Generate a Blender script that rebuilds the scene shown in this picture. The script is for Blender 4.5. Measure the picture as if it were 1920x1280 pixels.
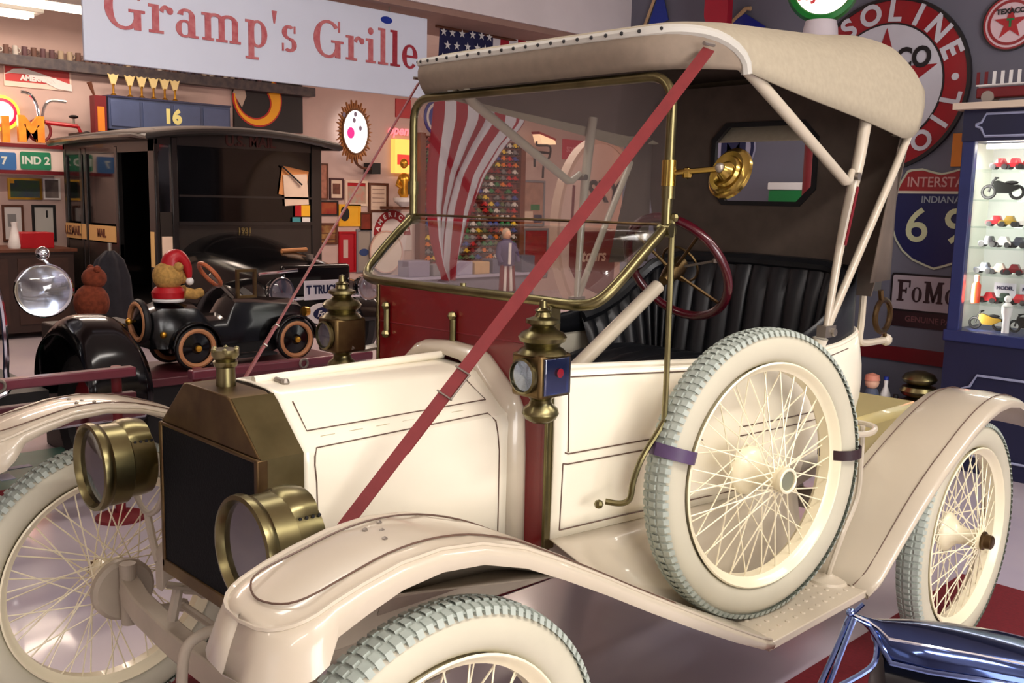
import bpy, math, random
from math import sin, cos, pi, radians, sqrt
from mathutils import Vector, Matrix
random.seed(7)
for _o in list(bpy.data.objects): bpy.data.objects.remove(_o)
SC = bpy.context.scene
COL = SC.collection

# ------------------------------------------------------------------ camera
CAM = Vector((-1.004, -1.924, 1.465))
_y, _p, _r = radians(46.034), radians(8.218), radians(1.297)
FW = Vector((cos(_y)*cos(_p), sin(_y)*cos(_p), -sin(_p)))
_rt = Vector((sin(_y), -cos(_y), 0)); _up = _rt.cross(FW)
RT = _rt*cos(_r) + _up*sin(_r); UP = _up*cos(_r) - _rt*sin(_r)
FPX = 1816.5
cam_data = bpy.data.cameras.new('camera'); cam = bpy.data.objects.new('camera', cam_data); COL.objects.link(cam)
mw = Matrix((RT, UP, -FW)).transposed().to_4x4(); mw.translation = CAM
cam.matrix_world = mw
cam_data.sensor_width = 36.0; cam_data.lens = FPX*36/1920; cam_data.clip_start = 0.02
SC.camera = cam

# ------------------------------------------------------------------ world, exposure
world = bpy.data.worlds.new('world'); SC.world = world; world.use_nodes = True
bg = world.node_tree.nodes['Background']; bg.inputs[0].default_value = (0.75, 0.78, 0.9, 1); bg.inputs[1].default_value = 0.25
SC.view_settings.view_transform = 'Standard'; SC.view_settings.look = 'None'
SC.view_settings.gamma = 1.0; SC.view_settings.exposure = 0.13; SC.view_settings.use_curve_mapping = False

def area(name, loc, target, sx, sy, power, color):
    d = bpy.data.lights.new(name, 'AREA'); d.shape = 'RECTANGLE'; d.size = sx; d.size_y = sy; d.energy = power; d.color = color
    o = bpy.data.objects.new(name, d); COL.objects.link(o); o.location = loc
    o.rotation_euler = (Vector(target)-Vector(loc)).to_track_quat('-Z', 'Y').to_euler()
    return o
# fluorescent battens of the front hall (their casings are built with the ceiling), two added fill lights behind the camera
WARM = (1, .97, .93)
TUBES = [(-2.6, -2.8), (0.4, -2.8), (-2.6, 0.6), (0.8, 1.2), (3.4, -2.2)]
TUBE_POWER = [26, 95, 14, 26, 46]
for (lx, ly), lp in zip(TUBES, TUBE_POWER): area('ceiling_tube_light', (lx, ly, 3.28), (lx, ly, 0), 2.2, .22, lp, WARM)
for (lx, ly, lp) in [(1.5, 6.0, 62), (5.5, 5.6, 80), (9.0, 6.4, 74), (2.6, 8.3, 34)]: area('back_hall_tube_light', (lx, ly, 3.22), (lx, ly, 0), 2.2, .22, lp, (1, .80, .66))
area('near_side_fill', (-.2, -5.75, 1.5), (.6, 0, .8), 3.2, 2.3, 165, (1, .98, .95))  # added fill for the body side; the wall has no door here
area('left_side_fill', (-5.8, -1.2, 1.7), (0, 0, .9), 2.2, 1.6, 8, (.92, .95, 1))  # weak added fill for the front faces; no window in this wall

# ------------------------------------------------------------------ helpers
def at(u, v, **k):
    """point of the photograph's view ray (1920 x 1280 frame) on a plane x=, y= or z="""
    d = FW + RT*((u-960)/FPX) - UP*((v-640)/FPX)
    (a, val), = k.items(); i = 'xyz'.index(a)
    return CAM + d*((val-CAM[i])/d[i])

def tag(o, label=None, cat=None, group=None, kind=None):
    if label: o['label'] = label
    if cat: o['category'] = cat
    if group: o['group'] = group
    if kind: o['kind'] = kind
    return o
def empty(name, loc, label, cat, group=None, rot=(0, 0, 0)):
    o = bpy.data.objects.new(name, None); o.empty_display_size = .05; COL.objects.link(o)
    o.location = loc; o.rotation_euler = rot
    return tag(o, label, cat, group)
def copy_tree(o, parent=None):
    c = o.copy(); COL.objects.link(c)
    if parent: c.parent = parent
    for ch in list(o.children): copy_tree(ch, c)
    return c

class MB:
    def __init__(s): s.v = []; s.f = []; s.m = []
    def add(s, vs, fs, m=0):
        n = len(s.v); s.v += [tuple(p) for p in vs]; s.f += [tuple(i+n for i in f) for f in fs]; s.m += [m]*len(fs); return s
    def box(s, c, d, R=None, m=0):
        vs = []
        for a in (-.5, .5):
            for b in (-.5, .5):
                for e in (-.5, .5):
                    p = Vector((a*d[0], b*d[1], e*d[2]))
                    if R is not None: p = R @ p
                    vs.append(p+Vector(c))
        return s.add(vs, [(0,1,3,2),(4,6,7,5),(0,4,5,1),(2,3,7,6),(0,2,6,4),(1,5,7,3)], m)
    def bx(s, x0, x1, y0, y1, z0, z1, m=0): return s.box(((x0+x1)/2,(y0+y1)/2,(z0+z1)/2),(abs(x1-x0),abs(y1-y0),abs(z1-z0)),None,m)
    def tube(s, pts, r, n=8, m=0, closed=False, caps=True):
        pts = [Vector(p) for p in pts]; N = len(pts)
        rs = r if isinstance(r, (list, tuple)) else [r]*N
        tang = []
        for i in range(N):
            a = pts[(i-1) % N] if (closed or i > 0) else pts[i]; b = pts[(i+1) % N] if (closed or i < N-1) else pts[i]
            tang.append((b-a).normalized())
        t0 = tang[0]; up = Vector((0,0,1)) if abs(t0.z) < .9 else Vector((1,0,0))
        u = t0.cross(up).normalized(); vs = []
        for i in range(N):
            t = tang[i]; u = (u - t*u.dot(t)); u = u.normalized() if u.length > 1e-6 else t.orthogonal().normalized(); w = t.cross(u)
            for k in range(n):
                a = 2*pi*k/n; vs.append(pts[i] + (u*cos(a)+w*sin(a))*rs[i])
        fs = []
        for i in range(N if closed else N-1):
            j = (i+1) % N
            for k in range(n): fs.append((i*n+k, i*n+(k+1) % n, j*n+(k+1) % n, j*n+k))
        if caps and not closed: fs += [tuple(range(n-1, -1, -1)), tuple((N-1)*n+k for k in range(n))]
        return s.add(vs, fs, m)
    def ribbon(s, pts, w, t, side, m=0):
        """flat strap along pts, width w along vector side, thickness t"""
        pts = [Vector(p) for p in pts]; side = Vector(side).normalized(); vs = []
        for i, p in enumerate(pts):
            tg = (pts[min(i+1, len(pts)-1)]-pts[max(i-1, 0)]).normalized(); sd = (side - tg*side.dot(tg)).normalized(); nr = tg.cross(sd)
            for a, b in ((-1,-1),(1,-1),(1,1),(-1,1)): vs.append(p + sd*(a*w/2) + nr*(b*t/2))
        fs = [(i*4+k, i*4+(k+1) % 4, i*4+4+(k+1) % 4, i*4+4+k) for i in range(len(pts)-1) for k in range(4)]
        L = (len(pts)-1)*4
        return s.add(vs, fs+[(3,2,1,0),(L,L+1,L+2,L+3)], m)
    def lathe(s, prof, o=(0,0,0), ax='z', n=24, m=0, closed=False, R=None, sq=None, caps=True):
        """prof: (radius, height along axis)"""
        o = Vector(o); vs = []
        for (r, h) in prof:
            for k in range(n):
                a = 2*pi*k/n + (pi/n if sq else 0); c, q = r*cos(a), r*sin(a)
                p = {'z': (c, q, h), 'y': (c, h, -q), 'x': (h, c, q)}[ax]; p = Vector(p)
                if R is not None: p = R @ p
                vs.append(p+o)
        N = len(prof); fs = []
        for i in range(N if closed else N-1):
            j = (i+1) % N
            for k in range(n): fs.append((i*n+k, i*n+(k+1) % n, j*n+(k+1) % n, j*n+k))
        if not closed and caps:
            if prof[0][0] > 1e-6: fs.append(tuple(range(n-1, -1, -1)))
            if prof[-1][0] > 1e-6: fs.append(tuple((N-1)*n+k for k in range(n)))
        return s.add(vs, fs, m)
    def ball(s, c, r, n=12, m=0, R=None):
        rr = r if isinstance(r, (tuple, list)) else (r, r, r); vs = []; h = n//2
        for i in range(h+1):
            t = pi*i/h
            for k in range(n):
                a = 2*pi*k/n; p = Vector((rr[0]*sin(t)*cos(a), rr[1]*sin(t)*sin(a), rr[2]*cos(t)))
                if R is not None: p = R @ p
                vs.append(p+Vector(c))
        return s.add(vs, [(i*n+k, i*n+n+k, i*n+n+(k+1) % n, i*n+(k+1) % n) for i in range(h) for k in range(n)], m)
    def torus(s, c, R_, r, ax='z', n=32, k=8, m=0, R=None):
        return s.lathe([(R_+r*cos(2*pi*i/k), r*sin(2*pi*i/k)) for i in range(k)], c, ax, n, m, True, R)
    def grid(s, fn, nu, nv, m=0):
        vs = [fn(i/nu, j/nv) for j in range(nv+1) for i in range(nu+1)]
        return s.add(vs, [(j*(nu+1)+i, j*(nu+1)+i+1, (j+1)*(nu+1)+i+1, (j+1)*(nu+1)+i) for j in range(nv) for i in range(nu)], m)
    def prism(s, poly, z0, z1, m=0, T=None):
        n = len(poly); vs = [Vector((p[0], p[1], z)) for z in (z0, z1) for p in poly]
        if T is not None: vs = [T(p) for p in vs]
        return s.add(vs, [tuple(range(n-1, -1, -1)), tuple(range(n, 2*n))] + [(i, (i+1) % n, n+(i+1) % n, n+i) for i in range(n)], m)
    def ring(s, outer, inner, z0, z1, m=0, T=None):
        n = len(outer); vs = [Vector((p[0], p[1], z)) for z in (z0, z1) for P in (outer, inner) for p in P]
        if T is not None: vs = [T(p) for p in vs]
        fs = []
        for i in range(n):
            j = (i+1) % n
            fs += [(i, n+i, n+j, j), (2*n+i, 2*n+j, 3*n+j, 3*n+i), (i, j, 2*n+j, 2*n+i), (n+i, 3*n+i, 3*n+j, n+j)]
        return s.add(vs, fs, m)
    def loft(s, secs, m=0, closed=True, caps=True):
        n = len(secs[0]); vs = [p for S in secs for p in S]; fs = []
        for i in range(len(secs)-1):
            for k in range(n if closed else n-1): fs.append((i*n+k, i*n+(k+1) % n, (i+1)*n+(k+1) % n, (i+1)*n+k))
        if caps and closed: fs += [tuple(range(n-1, -1, -1)), tuple((len(secs)-1)*n+k for k in range(n))]
        return s.add(vs, fs, m)
    def mesh(s, name, mats, smooth=38):
        me = bpy.data.meshes.new(name); me.from_pydata(s.v, [], s.f)
        for mt in (mats if isinstance(mats, (list, tuple)) else [mats]): me.materials.append(mt)
        me.polygons.foreach_set('material_index', s.m)
        import bmesh
        b = bmesh.new(); b.from_mesh(me); bmesh.ops.recalc_face_normals(b, faces=b.faces); b.to_mesh(me); b.free()
        if smooth:
            me.polygons.foreach_set('use_smooth', [True]*len(me.polygons)); me.set_sharp_from_angle(angle=radians(smooth))
        me.update(); return me
    def build(s, name, mats, parent=None, loc=None, rot=None, smooth=38, bevel=0, solid=0, kind=None, label=None):
        o = bpy.data.objects.new(name, s.mesh(name, mats, smooth)); COL.objects.link(o)
        if parent: o.parent = parent
        if loc is not None: o.location = loc
        if rot is not None: o.rotation_euler = rot
        if solid: md = o.modifiers.new('thickness', 'SOLIDIFY'); md.thickness = solid; md.offset = 0
        if bevel: md = o.modifiers.new('edge', 'BEVEL'); md.width = bevel; md.segments = 2; md.limit_method = 'ANGLE'; md.angle_limit = radians(40)
        if kind: o['kind'] = kind
        if label: o['label'] = label
        return o
def inst(me, name, parent=None, loc=(0,0,0), rot=(0,0,0), sc=None):
    o = bpy.data.objects.new(name, me); COL.objects.link(o); o.location = loc; o.rotation_euler = rot
    if parent: o.parent = parent
    if sc is not None: o.scale = sc
    return o
def circle(r, n=32, c=(0,0), a0=0, ry=None): return [(c[0]+r*cos(a0+2*pi*i/n), c[1]+(ry or r)*sin(a0+2*pi*i/n)) for i in range(n)]
def star(r, c=(0,0), k=.382, a0=pi/2): return [(c[0]+(r if i % 2 == 0 else r*k)*cos(a0+i*pi/5), c[1]+(r if i % 2 == 0 else r*k)*sin(a0+i*pi/5)) for i in range(10)]
def rrect(w, h, r, n=5, c=(0,0)):
    return [(c[0]+sx*(w/2-r)+r*cos(a), c[1]+sy*(h/2-r)+r*sin(a)) for (sx, sy, b) in ((1,1,0),(-1,1,pi/2),(-1,-1,pi),(1,-1,3*pi/2)) for a in [b+pi/2*i/n for i in range(n+1)]]
def smooth_path(pts, k=6):
    pts = [Vector(p) for p in pts]; out = []
    for i in range(len(pts)-1):
        p0 = pts[max(i-1,0)]; p1 = pts[i]; p2 = pts[i+1]; p3 = pts[min(i+2, len(pts)-1)]
        for j in range(k):
            t = j/k; out.append(.5*((2*p1)+(p2-p0)*t+(2*p0-5*p1+4*p2-p3)*t*t+(3*p1-p0-3*p2+p3)*t**3))
    return out+[pts[-1]]
def fillet(pts, r, k=6):
    pts = [Vector(p) for p in pts]; out = [pts[0]]
    for a, b, c in zip(pts, pts[1:], pts[2:]):
        d = min(r, (a-b).length*.49, (c-b).length*.49); p, q = b+(a-b).normalized()*d, b+(c-b).normalized()*d
        out += [p*(1-t)**2+b*2*t*(1-t)+q*t*t for t in [i/k for i in range(k+1)]]
    return out+[pts[-1]]
_ORD = 'first second third fourth fifth sixth seventh eighth ninth tenth eleventh twelfth thirteenth fourteenth fifteenth sixteenth seventeenth eighteenth nineteenth twentieth'.split()
def ordw(n): return _ORD[n-1] if n <= 20 else ('twenty-' if n < 30 else 'thirty-')+_ORD[n % 10-1] if n % 10 else {30: 'thirtieth', 40: 'fortieth'}[n]
def interp(x, tab):
    """piecewise-linear lookup in [(x, a, b...)]"""
    if x <= tab[0][0]: return tab[0][1:]
    for p, q in zip(tab, tab[1:]):
        if x <= q[0]:
            t = (x-p[0])/(q[0]-p[0]); return tuple(a+(b-a)*t for a, b in zip(p[1:], q[1:]))
    return tab[-1][1:]

# ------------------------------------------------------------------ materials
def lin(c): c = c/255; return c/12.92 if c <= .04045 else ((c+.055)/1.055)**2.4
def rgb(r, g, b): return (lin(r), lin(g), lin(b), 1)
def mat(name, c, rough=.5, metal=0, var=.0, scale=8, bump=0, coat=0, c2=None, spec=None):
    m = bpy.data.materials.new(name); m.use_nodes = True; nt = m.node_tree; b = nt.nodes['Principled BSDF']
    col = rgb(*c); b.inputs['Base Color'].default_value = col; b.inputs['Roughness'].default_value = rough; b.inputs['Metallic'].default_value = metal
    if coat: b.inputs['Coat Weight'].default_value = coat; b.inputs['Coat Roughness'].default_value = .06
    if spec is not None: b.inputs['Specular IOR Level'].default_value = spec
    if var or bump or c2:
        tc = nt.nodes.new('ShaderNodeTexCoord'); nz = nt.nodes.new('ShaderNodeTexNoise'); nz.inputs['Scale'].default_value = scale; nz.inputs['Detail'].default_value = 4
        nt.links.new(tc.outputs['Object'], nz.inputs['Vector'])
        rp = nt.nodes.new('ShaderNodeValToRGB'); rp.color_ramp.elements[0].position = .32; rp.color_ramp.elements[1].position = .68
        if c2: rp.color_ramp.elements[0].color = col; rp.color_ramp.elements[1].color = rgb(*c2)
        else:
            rp.color_ramp.elements[0].color = tuple(x*(1-var) for x in col[:3])+(1,); rp.color_ramp.elements[1].color = tuple(min(1, x*(1+var)) for x in col[:3])+(1,)
        nt.links.new(nz.outputs['Fac'], rp.inputs['Fac']); nt.links.new(rp.outputs['Color'], b.inputs['Base Color'])
        if bump:
            bp = nt.nodes.new('ShaderNodeBump'); bp.inputs['Strength'].default_value = bump; bp.inputs['Distance'].default_value = .002
            nt.links.new(nz.outputs['Fac'], bp.inputs['Height']); nt.links.new(bp.outputs['Normal'], b.inputs['Normal'])
    return m
def glow(name, c, strength):
    m = bpy.data.materials.new(name); m.use_nodes = True; b = m.node_tree.nodes['Principled BSDF']
    b.inputs['Base Color'].default_value = rgb(*c); b.inputs['Emission Color'].default_value = rgb(*c); b.inputs['Emission Strength'].default_value = strength
    return m
def glass(name, tint=(1,1,1), gloss=.12, rough=.02):
    m = bpy.data.materials.new(name); m.use_nodes = True; nt = m.node_tree; nt.nodes.remove(nt.nodes['Principled BSDF'])
    out = nt.nodes['Material Output']; tr = nt.nodes.new('ShaderNodeBsdfTransparent'); tr.inputs[0].default_value = (*tint, 1)
    gl = nt.nodes.new('ShaderNodeBsdfGlossy'); gl.inputs['Roughness'].default_value = rough
    lw = nt.nodes.new('ShaderNodeLayerWeight'); lw.inputs[0].default_value = .35
    ma = nt.nodes.new('ShaderNodeMath'); ma.operation = 'MULTIPLY_ADD'; ma.inputs[1].default_value = .3; ma.inputs[2].default_value = gloss*.4
    mx = nt.nodes.new('ShaderNodeMixShader'); nt.links.new(lw.outputs['Fresnel'], ma.inputs[0]); nt.links.new(ma.outputs[0], mx.inputs[0])
    nt.links.new(tr.outputs[0], mx.inputs[1]); nt.links.new(gl.outputs[0], mx.inputs[2]); nt.links.new(mx.outputs[0], out.inputs['Surface'])
    return m
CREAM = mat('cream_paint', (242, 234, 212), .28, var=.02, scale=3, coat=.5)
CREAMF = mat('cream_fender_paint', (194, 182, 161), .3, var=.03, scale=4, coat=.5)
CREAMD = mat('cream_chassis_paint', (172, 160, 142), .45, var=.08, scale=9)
PIN = mat('pinstripe_brown', (92, 68, 55), .5)
CANVAS = mat('canvas_top', (164, 153, 131), .85, var=.05, scale=60, bump=.25)
LINING = mat('dark_lining', (88, 75, 65), .9, var=.12, scale=14)
BRASS = mat('aged_brass', (102, 95, 64), .3, 1, c2=(134, 125, 88), scale=7)
BRASSB = mat('bright_brass', (172, 146, 76), .2, 1, var=.08, scale=9)
BRASSD = mat('tarnished_brass', (80, 60, 42), .42, 1, c2=(116, 96, 62), scale=9)
CORE = mat('radiator_core', (8, 9, 12), .7, 0, var=.3, scale=200, bump=.5, spec=.15)
REDWOOD = mat('red_wood_dash', (112, 14, 20), .32, var=.1, scale=5, coat=.4)
STRAP = mat('red_leather_strap', (124, 42, 44), .45, var=.08, scale=30, bump=.15)
STRAPP = mat('purple_strap', (78, 58, 92), .5, var=.1, scale=30)
TYRE = mat('white_rubber_wall', (196, 190, 168), .6, var=.05, scale=6)
TREAD = mat('grey_white_rubber_tread', (170, 178, 168), .7, var=.08, scale=25)
RIMP = mat('cream_rim', (242, 232, 200), .3, var=.02, coat=.3)
LEATHER = mat('black_leather', (22, 23, 27), .38, var=.2, scale=20, bump=.2)
MAROON = mat('maroon_wheel_rim', (72, 12, 24), .22, var=.1, coat=.6)
CHROME = mat('chrome', (220, 224, 230), .08, 1)
CHROMEB = mat('blue_tinted_chrome', (120, 140, 190), .12, 1)
BLACK = mat('black_gloss', (8, 8, 10), .16, coat=.15, spec=.4)
BLACKM = mat('black_matt', (20, 19, 20), .6)
GLASS = glass('clear_glass'); GLASSL = glass('lens_glass', (.86, .9, 1), .4, .03)
GLASSH = glass('headlamp_glass', (.55, .53, .55), .55, .05)
STEEL = mat('grey_steel', (150, 142, 132), .4, .8)
WHITE = mat('white_paint', (232, 230, 228), .5, var=.02); RED = mat('red_enamel', (176, 18, 30), .35, var=.05); REDD = mat('dark_red', (110, 12, 22), .5, var=.08)
NAVY = mat('navy_paint', (24, 32, 72), .4, var=.08); BLUE = mat('blue_enamel', (24, 50, 150), .35, var=.05); GREEN = mat('green_enamel', (20, 120, 60), .4, var=.05)
YELLOW = mat('yellow_paint', (240, 180, 40), .45, var=.05); ORANGE = mat('orange_paint', (220, 130, 30), .45, var=.05); GREY = mat('grey_paint', (130, 130, 136), .6, var=.05)
TAN = mat('tan_paper', (196, 164, 124), .8, var=.1, scale=12); PAPER = mat('cream_paper', (230, 206, 184), .8, var=.04); BROWN = mat('brown_wood', (92, 50, 30), .5, var=.2, scale=12)
PINK = mat('salmon_pink', (214, 140, 118), .6); OLIVE = mat('olive_drab', (64, 56, 36), .4, var=.15, scale=3, coat=.3); SKIN = mat('doll_skin', (226, 178, 150), .6)
LILAC = mat('lilac_grey', (168, 166, 190), .6, var=.04); GOLD = mat('gold', (214, 160, 60), .3, .9, var=.1)
# ------------------------------------------------------------------ lettering
def text_mesh(txt, size, mt, bold=0, extrude=.002, align='CENTER', shear=0, sx=1):
    cu = bpy.data.curves.new('txt', 'FONT'); cu.body = txt; cu.size = size; cu.extrude = extrude; cu.offset = bold; cu.align_x = align; cu.align_y = 'CENTER'; cu.shear = shear; cu.resolution_u = 4
    o = bpy.data.objects.new('txt', cu); COL.objects.link(o)
    dg = bpy.context.evaluated_depsgraph_get(); dg.update()
    me = bpy.data.meshes.new_from_object(o.evaluated_get(dg)); bpy.data.objects.remove(o); bpy.data.curves.remove(cu)
    if sx != 1: me.transform(Matrix.Diagonal((sx, 1, 1, 1)))
    me.materials.clear(); me.materials.append(mt); me.name = 'lettering'; return me
def letters(txt, size, mt, parent, loc, bold=0, rz=0, align='CENTER', shear=0, sx=1, name='lettering', label=None):
    o = inst(text_mesh(txt, size, mt, bold, align=align, shear=shear, sx=sx), name, parent, loc, (0, 0, rz))
    if label: o['label'] = label
    return o
def arc_text(txt, R, size, mt, parent, a0, step, z, bold=0, inward=False):
    """letters set round a circle as one part"""
    vs = MB()
    for i, ch in enumerate(txt):
        if ch == ' ': continue
        a = a0 + step*i; me = text_mesh(ch, size, mt, bold)
        rz = a - pi/2 if not inward else a + pi/2
        T = Matrix.Translation((R*cos(a), R*sin(a), z)) @ Matrix.Rotation(rz, 4, 'Z')
        vs.add([T @ v.co for v in me.vertices], [tuple(p.vertices) for p in me.polygons]); bpy.data.meshes.remove(me)
    return vs.build('lettering', mt, parent, smooth=0)

# slab-serif capitals and lower case built from strokes, unit = cap height
def _bar(b, x0, x1, y0, y1): b.zz = getattr(b, 'zz', .02)+.0012; b.prism([(x0,y0),(x1,y0),(x1,y1),(x0,y1)], 0, b.zz)
def _arc(b, cx, cy, rx, ry, a0, a1, thick, thin, n=20):
    out, inn = [], []
    for i in range(n+1):
        a = radians(a0+(a1-a0)*i/n); w = thin+(thick-thin)*abs(cos(a))
        out.append((cx+rx*cos(a), cy+ry*sin(a))); inn.append((cx+(rx-w)*cos(a), cy+(ry-thin)*sin(a)))
    b.zz = getattr(b, 'zz', .02)+.0012
    b.loft([[Vector((*out[i], 0)), Vector((*inn[i], 0)), Vector((*inn[i], b.zz)), Vector((*out[i], b.zz))] for i in range(n+1)])
def slab(ch):
    b = MB(); T, t, s = .15, .055, .05
    if ch == 'G':
        _arc(b, .37, .36, .37, .38, 42, 330, .16, .06); _bar(b, .56, .70, .0, .32); _bar(b, .46, .78, .30, .35); _bar(b, .64, .69, .52, .74); w = .8
    elif ch == 'F': _bar(b,.08,.25,0,.72); _bar(b,0,.34,0,.06); _bar(b,0,.62,.65,.72); _bar(b,.56,.62,.48,.72); _bar(b,.25,.46,.33,.40); _bar(b,.41,.46,.26,.47); w=.66
    elif ch == 'M':
        for x in (.08,.66): _bar(b,x,x+.17,0,.72)
        _bar(b,0,.30,0,.06); _bar(b,.60,.90,0,.06); _bar(b,0,.25,.66,.72); _bar(b,.66,.90,.66,.72)
        b.prism([(.1,.72),(.27,.72),(.50,.12),(.41,.02)],0,.02); b.prism([(.64,.72),(.8,.72),(.50,.02),(.41,.02),(.43,.14)],0,.02); w=.94
    elif ch == 'C': _arc(b,.36,.36,.36,.38,40,320,.16,.06); _bar(b,.6,.65,.5,.74); w=.74
    elif ch in 'ou': _arc(b,.24,.25,.24,.26,0,360,.14,.05); w=.52
    elif ch == 'a': _arc(b,.19,.15,.19,.16,0,360,.12,.045); _bar(b,.28,.41,0,.36); _bar(b,.28,.48,0,.045); _arc(b,.22,.36,.19,.15,0,165,.13,.05,10); w=.5
    elif ch == 'r': _bar(b,.07,.21,0,.5); _bar(b,0,.3,0,.05); _bar(b,0,.14,.45,.5); _arc(b,.34,.30,.14,.21,40,150,.1,.07,8); b.prism(circle(.065,10,(.44,.42)),0,.02); w=.5
    elif ch == 'm':
        for x in (.07,.37,.67): _bar(b,x,x+.13,0,.42); _bar(b,x-.06,x+.19,0,.05)
        _bar(b,0,.14,.45,.5); _bar(b,.07,.2,.4,.5)
        for x in (.285,.585): _arc(b,x,.36,.215,.15,0,180,.12,.06,10)
        w=.92
    elif ch == 'p': _bar(b,.07,.2,-.24,.5); _bar(b,0,.3,-.24,-.19); _bar(b,0,.14,.45,.5); _arc(b,.29,.25,.22,.26,0,360,.13,.05); w=.55
    elif ch == "'": b.prism([(.03,.74),(.15,.74),(.1,.5),(.07,.5)],0,.02); w=.2
    elif ch == 's': _arc(b,.19,.37,.17,.14,50,270,.12,.06,14); _arc(b,.2,.13,.18,.14,-130,90,.12,.06,14); _bar(b,.31,.35,.36,.5); _bar(b,.02,.06,0,.15); w=.42
    elif ch == 'i': _bar(b,.07,.2,0,.5); _bar(b,0,.28,0,.05); _bar(b,0,.1,.45,.5); b.prism(circle(.075,12,(.135,.66)),0,.02); w=.3
    elif ch == 'l': _bar(b,.07,.2,0,.76); _bar(b,0,.28,0,.05); _bar(b,0,.1,.71,.76); w=.3
    elif ch == 'e': _arc(b,.23,.25,.23,.26,0,318,.13,.055); _bar(b,.06,.45,.23,.28); w=.5
    else: w=.3
    return b, w
def slab_word(txt, H, parent, x, y, z, mats, name='letter', sx=1):
    for i, ch in enumerate(txt):
        if ch == ' ': x += .34*H*sx; continue
        b, w = slab(ch); b.v = [(p[0]*H*sx, p[1]*H, p[2]*.2) for p in b.v]
        b.build(name, mats[i] if isinstance(mats, list) else mats, parent, (x, y, z), smooth=0); x += (w+.05)*H*sx
    return x

# ------------------------------------------------------------------ the room
def struct(o): o['kind'] = 'structure'; return o
def wall_mat(name, c, c2=None, sc=2.5): return mat(name, c, .75, var=.05, scale=sc, bump=.08) if not c2 else mat(name, c, .75, c2=c2, scale=sc)
FLOORM = mat('pale_sealed_floor', (206, 194, 198), .22, c2=(184, 174, 190), scale=.9, coat=.3)
WSLATE = wall_mat('slate_grey_wall', (108, 108, 122)); WPINK = wall_mat('warm_back_wall', (206, 180, 172)); WWHITE = wall_mat('off_white_soffit', (226, 218, 220)); BEAMU = mat('brown_beam_underside', (150, 118, 106), .7, var=.05)
XR, YS, YF = 5.05, 3.1, 9.4
struct(MB().bx(-6, 13, -6, YF, -.1, 0).build('floor', FLOORM))
struct(MB().bx(-6, 13, -6, YF, 3.4, 3.5).build('ceiling', mat('ceiling_paint', (226, 214, 206), .8, var=.03)))
struct(MB().bx(XR, XR+.12, -6, YS+.02, 0, 3.4).build('wall_right', WSLATE))
struct(MB().bx(-6, 13, YF, YF+.12, 0, 3.4).build('wall_back', WPINK))
struct(MB().bx(-6.12, -6, -6, YF, 0, 3.4).build('wall_left', WWHITE))
struct(MB().bx(13, 13.12, YS, YF, 0, 3.4).build('wall_far_right', WPINK))
struct(MB().bx(-6, XR+.12, -6.12, -6, 0, 3.4).build('wall_front', WWHITE))
sf = MB(); sf.bx(-6, XR+.12, YS, YS+.7, 2.70, 3.4); sf.m = [1 if i == 4 or i == 5 else 0 for i in range(6)]
struct(sf.build('trim_1', [WWHITE, WWHITE], smooth=0))
struct(MB().bx(-6, XR+.12, YS+.02, YS+.72, 2.66, 2.70).build('trim_2', BEAMU))
struct(MB().bx(XR+.12, 13, YS, YS+.12, 0, 3.4).build('wall_side', WPINK))
# wainscot band and base of the right wall
struct(MB().bx(XR-.02, XR, -6, YS, .51, .60).build('trim_3', REDD))
struct(MB().bx(XR-.02, XR, -6, YS, 0, .12).build('baseboard_right', mat('dark_base', (40, 42, 52), .6)))
# lamps of the ceilings
FIXT = mat('white_metal_casing', (236, 234, 228), .5); LIT = glow('lit_tube', (255, 236, 214), 6)
def fixture(x, y, z, label, group):
    t = empty('ceiling_light', (x, y, z), label, 'light', group)
    MB().bx(-1.2, 1.2, -.15, .15, .0, .07).build('casing', FIXT, t, bevel=.01)
    for s in (-.07, .07): MB().tube([(-1.12, s, -.03), (1.12, s, -.03)], .018, 8).build('tube', LIT, t)
    return t
for (x, y), w_ in zip(TUBES, ('in front of the cream car by the front wall', 'in front of the cream car radiator', 'ahead of the far front wheel', 'straight above the canvas top', 'near the navy display case')): fixture(x, y, 3.32, 'white ceiling batten '+w_, 'front hall battens')
for (x, y), w_ in zip([(1.5, 6.0), (5.5, 5.6), (9.0, 6.4), (2.6, 8.3)], ('beside the mail truck door', 'right of the mail truck', 'before the model car rack', 'over the mail truck roof')): fixture(x, y, 3.27, 'white back hall ceiling batten '+w_, 'back hall battens')
fixture(1.35, 8.75, 3.22, 'lit fluorescent batten at upper left close to the back wall', 'back wall batten')
# red carpet runners under the wheels
RUG = mat('red_carpet', (104, 10, 24), .95, var=.12, scale=90, bump=.4)
for (y0, y1, lab) in [(-.90, -.49, 'red carpet runner under the near wheels of the cream car'), (.58, .95, 'red carpet runner under the far wheels of the cream car')]:
    o = MB().bx(-.55, 2.96, y0, y1, 0, .004).build('carpet_runner', RUG); tag(o, lab, 'carpet')
# ------------------------------------------------------------------ the cream runabout
car = empty('antique_car', (0, 0, 0), 'cream brass-era open roadster with canvas top and white tyres', 'car')
def both(fn):
    for s in (-1, 1): fn(s)
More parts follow.
